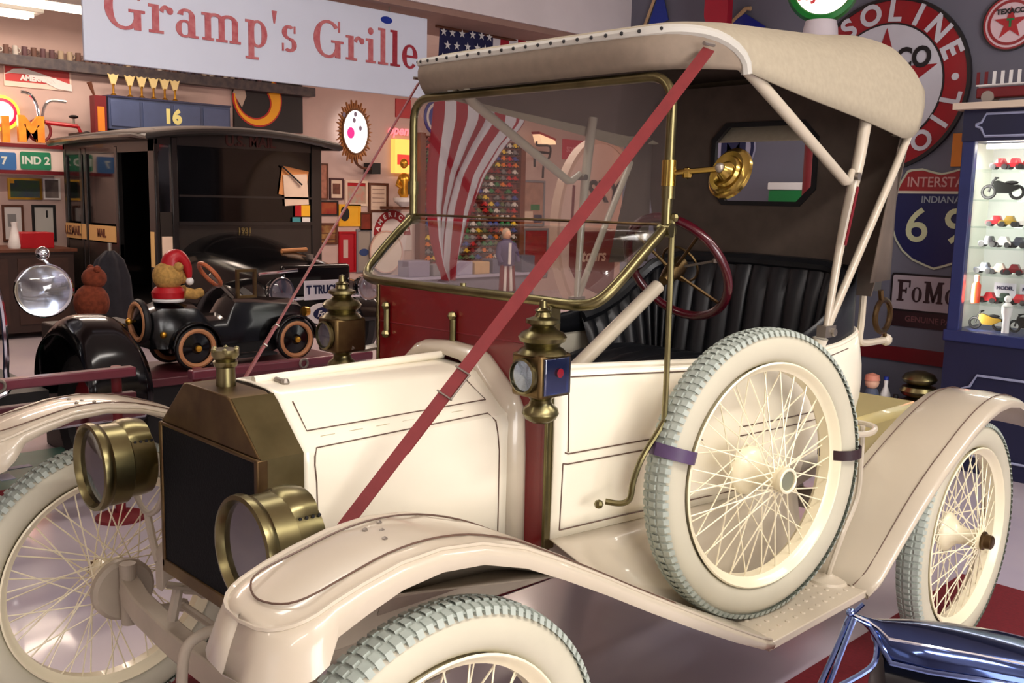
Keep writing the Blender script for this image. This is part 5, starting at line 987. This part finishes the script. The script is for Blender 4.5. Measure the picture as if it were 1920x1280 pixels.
for x in (-w/2, w/2): MB().prism([(x-.02,-h/2),(x+.02,-h/2),(x+.02,h/2),(x-.02,h/2)], 0, .18).build('side', REDD, sc_, smooth=0)
for i in range(5): y = -h/2+h*i/4; MB().prism([(-w/2,y-.01),(w/2,y-.01),(w/2,y+.01),(-w/2,y+.01)], .02, .17).build('shelf', REDD, sc_, smooth=0)
for i in range(4):
    for x, m in ((-.12, PAPER), (.02, TAN), (.14, ORANGE)):
        o = MB().lathe([(.03,0),(.04,.02),(.03,.08),(.02,.10),(.028,.13),(0,.15)], n=12).build('figurine', m, loc=sc_.location+Vector((x, -.10, -h/2+h*i/4+.011))); tag(o, f"{'cream' if m is PAPER else 'tan' if m is TAN else 'orange'} small figurine on the {ordw(i+1)} shelf from the bottom of the red cabinet", 'figurine', 'figurines in the red cabinet')
# tall oval cream sign with red lower field, standing by the end of the right wall
A = at(1118, 430, y=3.9); ov = empty('oval_sign', (A.x, 3.9, 0), 'tall cream oval standing sign with red lower field and black script', 'sign'); zc = A.z; rx = at(1190, 430, y=3.9).x-A.x; rz2 = at(1100, 262, y=3.9).z-zc
MB().prism(circle(rx, 48, ry=rz2), -.04, .04, T=lambda p: Vector((p.x, -p.z, zc+p.y))).build('panel', mat('cream_panel', (226, 200, 186), .45, var=.03), ov, smooth=0)
P = [(rx*.80*cos(a), -rz2*.05+rz2*.70*sin(a)) for a in [pi+pi*i/24 for i in range(25)]]; P = [(x*.66-.0, y) for x, y in P]; MB().prism([(-rx*.72,-rz2*.02),(-rx*.72,-rz2*.40),(-rx*.5,-rz2*.62),(-.0,-rz2*.74),(rx*.38,-rz2*.66),(rx*.42,-rz2*.02)], .04, .046, T=lambda p: Vector((p.x, -p.z, zc+p.y))).build('red_field', mat('sign_dark_red', (120, 16, 30), .5), ov, smooth=0)
MB().ring(circle(rx*1.03, 48, ry=rz2*1.03), circle(rx*.97, 48, ry=rz2*.97), -.045, .05, T=lambda p: Vector((p.x, -p.z, zc+p.y))).build('edge', mat('tan_edge', (206, 176, 156), .5), ov, smooth=0)
o = inst(text_mesh('SKY', .26, BLACKM, .008, shear=.2), 'lettering', ov, (.02, -.046, zc+rz2*.42), FARROT); o = inst(text_mesh('tours', .15, PAPER, .003, shear=.2), 'lettering', ov, (-.08, -.05, zc-rz2*.30), FARROT)
MB().bx(-.25, .25, -.15, .15, 0, .06).build('foot', BLACKM, ov); MB().tube([(0,0.02,.03),(0,0.02,zc-rz2*.7)], .03, 10).build('post', STEEL, ov)

q_ = at(40, 470, y=8.6); o = empty('sideboard', (q_.x, 8.6, 0), 'dark brown sideboard against the back wall at the left edge', 'sideboard'); MB().bx(-.75, .42, -.25, .55, .06, q_.z).build('body', mat('sideboard_brown', (50, 32, 26), .5, var=.15), o); MB().bx(-.78, .45, -.28, .57, q_.z, q_.z+.03).build('top', BROWN, o)
for x in (-.70, .36): MB().bx(x-.04, x+.04, -.22, -.14, 0, .06).build('leg', BLACKM, o)
for x in (-.45, .12): MB().bx(x-.24, x+.24, -.262, -.25, .14, q_.z-.06).build('door', mat('sideboard_door', (60, 38, 30), .5, var=.15), o)
o = MB().bx(-.16, .16, -.12, .12, 0, .16).build('red_box', RED, loc=(at(64, 470, y=8.55).x, 8.55, q_.z+.03), bevel=.008); tag(o, 'red box on the dark brown sideboard behind the headlamp', 'box')
o = MB().lathe([(.06,0),(.07,.03),(.045,.12),(.025,.22),(.03,.26),(0,.26)], n=16).build('white_vase', WHITE, loc=(at(26, 470, y=8.55).x, 8.5, q_.z+.03)); tag(o, 'white vase left of the red box on the sideboard', 'vase')
picture(14, 334, 78, 374, 'green landscape picture in a gold frame under the striped shelf', GOLD, mat('landscape_green', (70, 100, 60), .7, c2=(60, 70, 90), scale=5), [(-.9,.5,-.6,.9,YELLOW)])
picture(60, 384, 104, 452, 'pale sheet in a black frame under the green landscape picture', BLACKM, mat('pale_sheet', (206, 206, 200), .7), [(.2,.3,.35,.7,BLACKM)])
picture(4, 384, 44, 452, 'white sheet in a dark frame at the left edge under the striped shelf', BROWN, WHITE, [(-.5,-.2,.3,.5,mat('grey_print', (150, 150, 150), .7))])
picture(80, 334, 112, 374, 'small grey print in a white frame beside the green landscape picture', WHITE, mat('grey_print_b', (110, 100, 96), .7, var=.3))
# ---- right wall
def RWt(n, l, c, u0, v0, u1, v1, **k): return wall_thing(n, l, c, u0, v0, u1, v1, 'right', **k)
SR = mat('sign_enamel_red', (150, 20, 30), .3, var=.06); SW = mat('sign_enamel_white', (206, 206, 216), .3, var=.03); SK = mat('sign_black_line', (24, 18, 20), .4)
t = empty('round_enamel_sign', (XR-.03, 1.0, 2.24), 'large round red and white gasoline sign with a red star behind the canvas top', 'sign', None, RIGHTROT); R = .533
MB().prism(circle(R, 72), -.02, .0).build('disc', SR, t, smooth=0); MB().ring(circle(R*1.005, 72), circle(R*.965, 72), -.022, .006).build('black_edge', SK, t, smooth=0); MB().prism(circle(R*.70, 64), 0, .004).build('white_field', SW, t, smooth=0); MB().ring(circle(R*.715, 64), circle(R*.695, 64), 0, .005).build('inner_line', SK, t, smooth=0)
MB().prism(star(R*.655, (0, 0)), .004, .008).build('star', SR, t, smooth=0)
arc_text('GASOLINE', R*.835, .175, SW, t, radians(165), radians(-20.1), .005, .006); arc_text('MOTOR-OIL', R*.835, .165, SW, t, radians(-169), radians(19.5), .005, .005, inward=True)
for a_ in (radians(3), radians(184)): MB().prism(circle(.022, 14, (R*.835*cos(a_), R*.835*sin(a_))), .0, .006).build('dot', SW, t, smooth=0)
letters('TEXACO', .17, SK, t, (.0, .15, .009), .006, sx=.86); letters('T', .22, mat('sign_green', (20, 110, 60), .4), t, (0, -.05, .009), .012)
t = empty('small_round_sign', (XR-.02, .273, 2.545), 'small round white and red star sign at the top right corner', 'sign', None, RIGHTROT); R = .158
MB().prism(circle(R, 48), -.015, 0).build('disc', mat('pinkish_white', (224, 196, 204), .3), t, smooth=0); MB().ring(circle(R, 48), circle(R*.95, 48), -.016, .004).build('black_edge', SK, t, smooth=0); MB().ring(circle(R*.95, 48), circle(R*.88, 48), 0, .002).build('red_ring', SR, t, smooth=0); MB().ring(circle(R*.80, 48), circle(R*.70, 48), 0, .003).build('red_ring', SR, t, smooth=0); MB().prism(star(R*.60, (0, -.005)), 0, .005).build('star', RED, t, smooth=0); letters('TEXACO', .040, SK, t, (0, .062, .006), .0015); letters('T', .06, GREEN, t, (0, -.004, .006), .003)
# interstate shield
t = empty('highway_shield', (XR-.015, .595, 1.42), 'red and blue interstate highway shield numbered 69 beside the display case', 'sign', None, RIGHTROT)
def shield(k): return [(x*k, y*k) for x, y in [(0,.275),(.05,.285),(.12,.305),(.19,.30),(.215,.292),(.255,.22),(.285,.13),(.298,.03),(.29,-.06),(.26,-.14),(.21,-.21),(.14,-.265),(.06,-.295),(0,-.315)]]+[(-x*k, y*k) for x, y in [(.06,-.295),(.14,-.265),(.21,-.21),(.26,-.14),(.29,-.06),(.298,.03),(.285,.13),(.255,.22),(.215,.292),(.19,.30),(.12,.305),(.05,.285)]]
MB().prism(shield(1.0), -.01, 0).build('white_border', mat('shield_cream', (196, 200, 176), .4), t, smooth=0); MB().prism(shield(.955), 0, .003).build('blue_field', mat('shield_blue', (22, 28, 82), .4, var=.05), t, smooth=0)
S = shield(.955); top = [p for p in S if p[1] > .175]; top.sort(key=lambda p: math.atan2(p[1]-.2, p[0])); MB().prism([(.262,.165),(.243,.210),(.206,.278),(.181,.286),(.115,.291),(.048,.272),(0,.263),(-.048,.272),(-.115,.291),(-.181,.286),(-.206,.278),(-.243,.210),(-.262,.165)], .003, .005).build('red_field', mat('shield_red', (150, 30, 36), .4), t, smooth=0); MB().prism([(-.268,.150),(.268,.150),(.262,.166),(-.262,.166)], .003, .006).build('white_bar', mat('shield_cream', (206, 200, 180), .4), t, smooth=0)
letters('INTERSTATE', .085, mat('shield_letter', (196, 150, 146), .5), t, (.01, .218, .006), .001, sx=.92); letters('INDIANA', .058, mat('shield_letter_grey', (150, 160, 170), .5), t, (.01, .112, .005), .0008, sx=1.0); [letters(c_, .30, mat('shield_number', (206, 212, 170), .4), t, (x_, -.055, .005), .002, sx=1.05) for c_, x_ in (('6', -.125), ('9', .115))]
# FoMoCo sign and dark plaque below
A = at(1680, 515, x=XR); t = empty('lettered_sign', (XR-.015, A.y-.28, .952), 'pale grey sign with a dark border and bold dark serif letters under the shield', 'sign', None, RIGHTROT); MB().prism(rrect(.60, .24, .02), -.008, 0).build('dark_border', SK, t, smooth=0); MB().prism(rrect(.575, .215, .014), 0, .003).build('pale_field', mat('sign_pale', (170, 158, 166), .5), t, smooth=0); slab_word('FoMoCo', .185, t, -.255, -.055, .003, mat('sign_dark_letter', (44, 18, 22), .5), sx=.72)
t = empty('dark_plaque', (XR-.012, A.y-.27, .785), 'narrow dark maroon plaque with small letters below the pale grey sign', 'sign', None, RIGHTROT); MB().prism(rrect(.60, .10, .01), -.008, 0).build('plate', mat('plaque_maroon', (48, 20, 26), .5), t, smooth=0); letters('GENUINE PARTS', .05, mat('plaque_letter', (110, 66, 70), .5), t, (0, 0, .001), .001)
t, w, h = RWt('narrow_yellow_sign', 'narrow orange yellow sign at the edge of the display case', 'sign', 1786, 250, 1822, 312); board(t, w, h, ORANGE)
t, w, h = RWt('paper_notice', 'tall grey paper notice on the slate wall behind the car', 'notice', 1622, 432, 1656, 545); board(t, w, h, mat('grey_paper', (128, 126, 122), .8), th=.004)
for i in range(3): MB().prism([(-w*.35,h*.28-.05*i),(w*.35,h*.28-.05*i),(w*.35,h*.31-.05*i),(-w*.35,h*.31-.05*i)], .004, .006).build('text_line', mat('notice_ink', (70, 68, 74), .8), t, smooth=0)
# blue pennant, blue peaked sign, red rounded sign, globe on pump
A = at(1238, 18, x=XR); t = empty('pennant', (XR-.02, A.y, A.z), 'small blue triangular pennant with a tan edge left of the red rounded sign', 'pennant', None, RIGHTROT); MB().prism([(-.10,-.14),(.10,-.09),(.02,.16)], 0, .008).build('cloth', BLUE, t, smooth=0); MB().tube([(-.135,-.13,.004),(.0,.17,.004)], .012, 6).build('edge', TAN, t)
A = at(1400, 60, x=XR); t = empty('peaked_sign', (XR-.02, A.y, A.z), 'blue peaked sign with gold letters just above the canvas top', 'sign', None, RIGHTROT); MB().prism([(-.22,-.30),(.22,-.30),(.16,.02),(.0,.12),(-.14,.06),(-.22,-.06)], 0, .012).build('panel', mat('royal_blue', (22, 36, 140), .4, var=.06), t, smooth=0); MB().tube([(-.23,-.02,.006),(.0,.155,.006),(.04,.15,.006)], .016, 6).build('edge', TAN, t); letters('Bill', .14, GOLD, t, (-.02, -.10, .014), .003)
A = at(1349, 20, x=XR-.3); t = empty('red_banner', (XR-.3, A.y, A.z), 'red rounded hanging sign above the front corner of the canvas top', 'sign', None, RIGHTROT); MB().prism([(.085,.45),(.085,-.14)]+[(.085-.19*sin(a), -.02-.12*cos(a)) for a in [pi/2*i/8 for i in range(9)]][1:]+[(-.10,.45)], -.03, .03).build('panel', mat('banner_red', (176, 20, 48), .4, var=.04), t, smooth=0); MB().tube([(0,.45,0),(0,.62,0)], .008, 6).build('hanger', STEEL, t)
P = at(1538, 60, x=4.22); gp = empty('gas_pump', (4.22, P.y, 0), 'tall red gas pump with a green rimmed globe behind the canvas top', 'gas pump'); zb = P.z
MB().bx(-.22, .22, -.22, .22, 0, .12).build('base', BLACKM, gp, bevel=.01); MB().bx(-.19, .19, -.19, .19, .12, 1.22).build('cabinet', RED, gp, bevel=.03); MB().lathe([(.10,1.22),(.09,1.30),(.045,1.34),(.045,2.05),(.12,2.12),(.12,2.22),(.09,2.28),(.085,zb-.06)], n=24).build('column', REDD, gp); a = MB(); a.tube(smooth_path([(-.19,0,1.1),(-.30,0,1.0),(-.30,0,.6),(-.25,0,.9)], 5), .018, 8); a.build('hose', BLACKM, gp)
MB().lathe([(.12,zb-.06),(.10,zb-.03),(.095,zb+.02),(.085,zb+.06)], n=28).build('globe_collar', mat('white_collar', (216, 208, 214), .4), gp)
gc = Vector((0, 0, zb+.055+.19)); gq = (CAM-Vector((4.22, P.y, zb))); gq.z = 0; gq.normalize(); RG = Matrix((Vector((0,0,1)).cross(gq).normalized(), Vector((0,0,1)), gq)).transposed()
a = MB(); a.lathe([(.0,-.07),(.12,-.075),(.19,-.05),(.20,0),(.19,.05),(.165,.062),(.155,.055)], gc, n=40, R=RG); go = a.build('globe_body', mat('globe_green', (10, 120, 40), .3), gp)
a = MB(); a.lathe([(.158,.058),(.10,.070),(0,.075)], gc, n=40, R=RG); a.build('globe_lens', glow('globe_lens', (255, 250, 240), 1.0), go)
o = inst(text_mesh("H.JUNE", .085, mat('globe_red', (226, 60, 64), .5), .003), 'lettering', go, gc+RG @ Vector((0, -.055, .082))); o.rotation_euler = RG.to_euler()
# navy disc with M and white-green box seen through the rear window
t, w, h = RWt('letter_disc', 'pale round sign with a navy letter M seen through the rear window', 'sign', 1330, 232, 1424, 322); MB().prism(circle(h*.52, 40), 0, .012).build('disc', LILAC, t, smooth=0); MB().ring(circle(h*.50, 40), circle(h*.43, 40), .012, .016).build('navy_ring', NAVY, t, smooth=0); letters('M', h*.85, NAVY, t, (0, 0, .014), .01)
t = empty('storage_box', tuple(at(1500, 392, x=4.8)-Vector((0, 0, 0))), 'white lidded green box seen through the rear window', 'box'); MB().bx(-.14, .14, -.16, .16, 0, .12).build('tub', GREEN, t, bevel=.01); MB().bx(-.145, .145, -.165, .165, .12, .17).build('lid', WHITE, t, bevel=.008)
zz = t.location.z; o = empty('tall_cabinet', (4.8, t.location.y, 0), 'plain grey cabinet under the white lidded green box', 'cabinet'); MB().bx(-.22, .22, -.3, .3, 0, zz-.03).build('body', mat('cab_grey', (96, 98, 110), .6), o); MB().bx(-.24, .24, -.32, .32, zz-.03, zz).build('top', GREY, o)
# items on the low bench
B0 = at(1640, 790, x=4.55); zbn = B0.z
bn_ = empty('low_bench', (4.72, B0.y-.2, 0), 'low dark bench along the slate wall behind the rear fender', 'bench'); MB().bx(-.28, .28, -.20, .46, zbn-.04, zbn).build('seat', mat('bench_dark', (36, 30, 40), .5), bn_)
for x in (-.24, .24):
    for y in (-.16, .42): MB().bx(x-.03, x+.03, y-.03, y+.03, 0, zbn-.04).build('leg', BLACKM, bn_)
P = at(1718, 785, x=4.60); ln_ = empty('brass_lantern', (4.60, P.y, zbn), 'squat brass lantern with stacked rings on the low bench', 'lantern'); hh = at(1718, 694, x=4.60).z-zbn; k = hh/.36
MB().lathe([(.10*k,0),(.11*k,.02*k),(.09*k,.05*k),(.105*k,.10*k),(.10*k,.17*k),(.06*k,.19*k)], n=28).build('font', BRASSD, ln_); MB().lathe([(.06*k,.19*k),(.10*k,.21*k),(.115*k,.235*k),(.10*k,.26*k),(.06*k,.27*k)], n=28).build('ring', BRASS, ln_); MB().lathe([(.06*k,.27*k),(.095*k,.29*k),(.105*k,.31*k),(.085*k,.34*k),(.03*k,.36*k),(0,.36*k)], n=28).build('cap', BRASS, ln_)
P = at(1676, 785, x=4.55); o = empty('red_can', (4.55, P.y, zbn), 'red can beside the brass lantern on the low bench', 'can'); MB().lathe([(.036,0),(.036,.15),(.03,.16),(0,.16)], n=20).build('body', RED, o); MB().lathe([(.015,.16),(.015,.185),(0,.185)], n=12).build('cap', BLACKM, o)
P = at(1656, 785, x=4.62); o = empty('white_bottle', (4.62, P.y, zbn), 'white bottle left of the red can on the low bench', 'bottle'); MB().lathe([(.03,0),(.032,.02),(.032,.16),(.012,.21),(.012,.25),(0,.25)], n=16).build('body', WHITE, o); MB().lathe([(.014,.25),(.014,.27),(0,.27)], n=12).build('cap', BLUE, o)
P = at(1630, 785, x=4.55); o = empty('grey_figurine', (4.55, P.y, zbn), 'slate blue figurine with a pinkish cap at the left end of the low bench', 'figurine'); MB().lathe([(.06,0),(.062,.03),(.055,.12),(.04,.18),(.03,.2)], n=18).build('robe', mat('slate_cloth', (74, 84, 106), .7), o); MB().ball((0,0,.235), .042, 12).build('head', SKIN, o); MB().lathe([(.046,.25),(.04,.28),(.0,.295)], n=14).build('cap', PINK, o)

# ---- blue display case with lit glass front
cx_ = 4.6; y1c, y0c = .315, -.95
dc = empty('display_case', (cx_, (y0c+y1c)/2, 0), 'tall navy blue display case with lit glass front full of models', 'display case'); NB_ = mat('case_navy', (36, 46, 96), .4, var=.06); NBD = mat('case_navy_dark', (22, 26, 58), .45, var=.06); yo = (y0c+y1c)/2
def Dc(x0, x1, y0, y1, z0, z1, n, m, par=None, **k): return MB().bx(x0-cx_, x1-cx_, y0-yo, y1-yo, z0, z1).build(n, m, par or dc, **k)
Dc(cx_, XR-.01, y0c, y1c, 0, .76, 'base_cabinet', NBD); Dc(cx_-.02, XR-.01, y0c-.01, y1c+.01, .735, .80, 'base_ledge', NB_, bevel=.008); Dc(cx_-.01, XR-.01, y0c, y1c, 1.85, 2.02, 'header', NBD); Dc(cx_-.07, XR-.01, y0c-.06, y1c+.04, 2.02, 2.055, 'top_board', mat('cream_board', (214, 196, 176), .5))
Dc(XR-.04, XR-.012, y0c, y1c, .8, 1.85, 'back_panel', mat('case_back', (206, 208, 204), .6)); Dc(cx_, cx_+.05, y1c-.07, y1c, .78, 2.02, 'stile', NB_, bevel=.006); Dc(cx_, cx_+.05, y0c, y0c+.07, .78, 2.02, 'stile', NB_, bevel=.006)
Dc(cx_+.05, XR-.03, y1c-.02, y1c, .8, 1.85, 'side_panel', mat('case_side', (226, 226, 214), .5)); Dc(cx_+.05, XR-.03, y0c, y0c+.02, .8, 1.85, 'side_panel', mat('case_side2', (226, 226, 214), .5)); Dc(cx_+.01, cx_+.014, y0c+.07, y1c-.07, .8, 1.85, 'glass_door', glass('case_glass', (1,1,1), .03))
area('case_light', (cx_+.14, yo, 1.82), (cx_+.22, yo, 1.2), .12, 1.05, 6, (1, .97, .88)).rotation_euler = (0, radians(12), 0)
for ys_, yt_ in ((y1c-.09, yo), (y0c+.09, yo)): area('case_side_light', (cx_+.075, ys_, 1.33), (cx_+.45, yt_, 1.33), .05, 1.0, 5, (1, .97, .9))
Dc(cx_+.09, cx_+.12, y0c+.1, y1c-.1, 1.815, 1.84, 'case_lamp', glow('case_tube', (255, 246, 226), 8))
tube_line = mat('silver_line', (150, 156, 186), .4)
def fret(w, h, z, notch):
    a = MB(); y_ = w/2; P = [(-y_+notch, h/2), (y_-notch, h/2), (y_-notch*.55, h/2-notch*.9), (y_, h/2-notch*1.1), (y_, -h/2+notch*1.1), (y_-notch*.55, -h/2+notch*.9), (y_-notch, -h/2), (-y_+notch, -h/2), (-y_+notch*.55, -h/2+notch*.9), (-y_, -h/2+notch*1.1), (-y_, h/2-notch*1.1), (-y_+notch*.55, h/2-notch*.9)]
    a.tube([(-.012, p[0], z+p[1]) for p in P], .0075, 6, closed=True); a.build('silver_line', tube_line, dc)
fret(1.12, .12, 1.935, .05); fret(1.02, .46, .33, .075)
SZ = [1.70, 1.535, 1.385, 1.27, 1.12, .955]
SHG = glass('shelf_glass', (.94, .98, .96), .05)
for z in SZ: Dc(cx_+.04, XR-.05, y0c+.05, y1c-.03, z-.008, z, 'glass_shelf', SHG)
def toy_car(c_, L=.10):
    a = MB(); a.loft([[Vector((dy, x, z)) for dy, z in ((-.024,.014),(-.026,.034+t),(.026,.034+t),(.024,.014))] for x, t in ((-L*.5,-.006),(-L*.42,.002),(L*.42,.002),(L*.5,-.008))]); a.loft([[Vector((dy, x, z)) for dy, z in ((-.021,.034),(-.017,zz),(.017,zz),(.021,.034))] for x, zz in ((-L*.3,.038),(-L*.18,.062),(L*.12,.062),(L*.24,.038))])
    for x in (-L*.3, L*.3): a.lathe([(0,-.027),(.016,-.027),(.016,.027),(0,.027)], (0,x,.016), 'x', 10, m=1)
    return a.mesh('model_car', [mat('model_paint', c_, .25, coat=.4), BLACKM], 30)
def toy_bike(c_):
    a = MB()
    for y in (-.06, .06): a.torus((0,y,.035), .028, .007, 'x', 16, 6, m=1)
    a.tube([(0,.06,.035),(0,.045,.085),(0,.03,.10)], .005, 6, m=1); a.tube([(-.03,.03,.10),(.03,.03,.10)], .004, 6, m=1); a.loft([[Vector((dx, y, z)) for dx, z in ((-.014,z0),(-.014,z1),(.014,z1),(.014,z0))] for y, z0, z1 in ((-.075,.055,.065),(-.03,.03,.07),(.02,.03,.088),(.04,.06,.085))]); a.ball((0,-.035,.078), (.014,.03,.010), 8, m=1)
    return a.mesh('model_motorcycle', [mat('bike_paint', c_, .3), BLACKM], 30)
cc = [(176,30,36),(210,206,200),(30,30,34),(160,130,50),(110,24,30),(60,66,76),(214,190,176),(190,40,50),(40,60,50)]
cname = ['red','white','black','mustard','maroon','grey','cream','bright red','dark green']; toys = [toy_car(c) for c in cc]; bikes = [toy_bike(c) for c in ((26,28,26),(40,42,34),(150,120,40),(180,40,40))]
rows = [(SZ[0], 'the top shelf', 'car', [(.175,4),(.10,7),(.03,0)]), (SZ[1], 'the second shelf', 'bike', [(.15,0),(-.09,1)]), (SZ[2], 'the third shelf', 'car', [(.17,0),(.10,3),(.02,1)]), (SZ[3], 'the fourth shelf', 'car', [(.20,2),(.12,1),(.04,5)]), (SZ[4], 'the fifth shelf', 'car', [(.21,5),(.13,6),(.05,4)]), (SZ[5], 'the sixth shelf', 'car', [(.17,7),(.09,8),(.01,7)]), (.80, 'the case floor', 'bike', [(.17,2),(-.04,0),(-.25,3)])]
bn2 = ['black','olive','mustard','red']; mk = ['nearest the case edge', 'second from the case edge', 'third from the case edge']
for z, sname, kd, its in rows:
    sc = 1.2 if kd == 'bike' and z > 1.4 else (1.05 if kd == 'bike' else 1.0)
    for q, (y, ci) in enumerate(its):
        o = inst(toys[ci] if kd == 'car' else bikes[ci], 'model_car' if kd == 'car' else 'model_motorcycle', None, (cx_+.15, y-.02, z+.001), (0, 0, random.uniform(-.15, .15)), (sc, sc, sc))
        tag(o, f"{cname[ci] if kd == 'car' else bn2[ci]} model {'car' if kd == 'car' else 'motorcycle'} on {sname} of the case, {mk[q]}", 'model car' if kd == 'car' else 'model motorcycle', 'models in the display case')
o = empty('toy_bottle', (cx_+.10, .205, SZ[5]+.001), 'orange red toy bottle with a pale top at the left of the sixth shelf', 'bottle'); MB().lathe([(.022,0),(.024,.01),(.024,.10),(.012,.12)], n=14).build('body', mat('orange_red', (220, 70, 30), .3), o); MB().lathe([(.012,.12),(.016,.13),(.014,.155),(0,.16)], n=12).build('top', PINK, o)
o = empty('white_rider_figure', (cx_+.10, .03, .801), 'white standing rider figurine on the case floor', 'figurine'); MB().lathe([(.02,0),(.018,.08),(.028,.11),(.03,.15),(.012,.17)], n=12).build('body', WHITE, o); MB().ball((0,0,.19), .02, 10).build('head', WHITE, o)
for y, lab in ((.12, 'small lettered card behind the left models of the sixth shelf'), (-.02, 'small lettered card behind the right models of the sixth shelf')):
    o = empty('name_card', (cx_+.30, y, SZ[5]+.08), lab, 'card', None, RIGHTROT); MB().prism([(-.06,-.08),(.06,-.08),(.06,.03),(-.06,.03)], 0, .003).build('card', SW, o, smooth=0); letters('MODEL', .028, NAVY, o, (0, 0, .004), .001)
# red toy fire engine with ladder on the case top
fe = empty('toy_fire_engine', (4.68, .10, 2.056), 'red toy fire engine with a white ladder on top of the display case', 'toy truck'); MB().bx(-.04, .04, -.42, .18, .03, .085).build('body', REDD, fe, bevel=.006)
for y in (.115, -.30):
    for x in (-.042, .042): MB().lathe([(0,-.006),(.016,-.006),(.033,-.006),(.033,.006),(0,.006)], (x, y, .034), 'x', 18).build('wheel', mat('toy_wheel', (150, 140, 132), .5), fe)
for x in (-.02, .02): MB().tube([(x,-.42,.10),(x,.19,.10)], .005, 6).build('ladder_rail', WHITE, fe)
for i in range(14): MB().bx(-.004+.0, .004, .19-.043*i-.008, .19-.043*i+.008, .10, .175).build('ladder_stake', WHITE if i > 1 else REDD, fe)

# ---- chrome and blue-black car nose at the lower right
fc = empty('blue_car_fender', (.80, -1.30, 0), 'dark glossy car front with chrome triangular frame at the lower right corner', 'car')
D0 = Vector((.645, -1.137, .722)); dx = Vector((.70, -.714, 0)); dn = Vector((-.714, -.70, 0))
def fp_(l, o, z): return Vector((.645-.80, -1.137+1.30, 0))+dx*l+dn*o+Vector((0, 0, z))
CHD = mat('dark_chrome', (70, 84, 128), .1, 1)
tri = [fp_(.0, .0, .722), fp_(-.022, .01, .665), fp_(-.055, .03, .598), fp_(-.062, .035, .583), fp_(-.045, .035, .583), fp_(.03, .03, .628), fp_(.048, .015, .656), fp_(.045, .0, .685), fp_(.025, -.005, .707)]
MB().tube(smooth_path(tri, 4), .0055, 8, closed=True).build('chrome_frame', CHROMEB, fc); a = MB(); a.ball(fp_(0, 0, .724), .009, 10); a.tube([fp_(.006, 0, .724), fp_(.022, 0, .742)], .004, 6); a.build('frame_catch', CHROMEB, fc)
def sect(l, zt_, zb_, w): return [fp_(l, w*cos(a), zb_+(zt_-zb_)*sin(a)**.8 if sin(a) > 0 else zb_) for a in [pi*i/14 for i in range(15)]]
ss = [(.004,.724,.714,.006),(.030,.716,.701,.012),(.047,.712,.676,.022),(.06,.709,.650,.05),(.12,.706,.648,.075),(.20,.697,.645,.09),(.30,.680,.635,.10),(.42,.652,.61,.11),(.60,.60,.55,.12),(.80,.52,.47,.12)]
a = MB(); a.loft([sect(*s_) for s_ in ss]); a.build('chrome_crest', CHD, fc, smooth=60)
a = MB(); a.loft([sect(l, zb_+.004, zb_-.5 if zb_ > .5 else .03, w*1.6) for l, zt_, zb_, w in ss[3:]]); a.build('fender_body', BLACK, fc, smooth=60)
a = MB(); a.tube([fp_(-.045, .035, .586)]+[fp_(l, w*1.02+.004, zb_+.004) for l, zt_, zb_, w in ss], .005, 8); a.build('chrome_strip', CHROMEB, fc); a = MB(); a.tube([fp_(l, w*.75, zb_+(zt_-zb_)*.72) for l, zt_, zb_, w in ss], .003, 6); a.build('crest_line', CHROME, fc)
# ---- teal board on the floor beyond the far front wheel
q = at(60, 880, z=.02); t = empty('floor_board_game', (q.x, q.y, .0), 'teal board with white bars lying on the floor beyond the far front wheel', 'board'); MB().bx(-.5, .5, -.35, .35, 0, .03).build('board', mat('teal_board', (36, 104, 92), .4, var=.1), t, bevel=.005)
for (x, y, w, h) in ((-.1,.05,.22,.05),(-.16,-.10,.07,.12),(.2,.1,.1,.04)): MB().bx(x-w/2, x+w/2, y-h/2, y+h/2, .03, .033).build('white_bar', LILAC, t)
MB().bx(-.52, .52, -.37, -.35, 0, .04).build('edge', REDD, t)
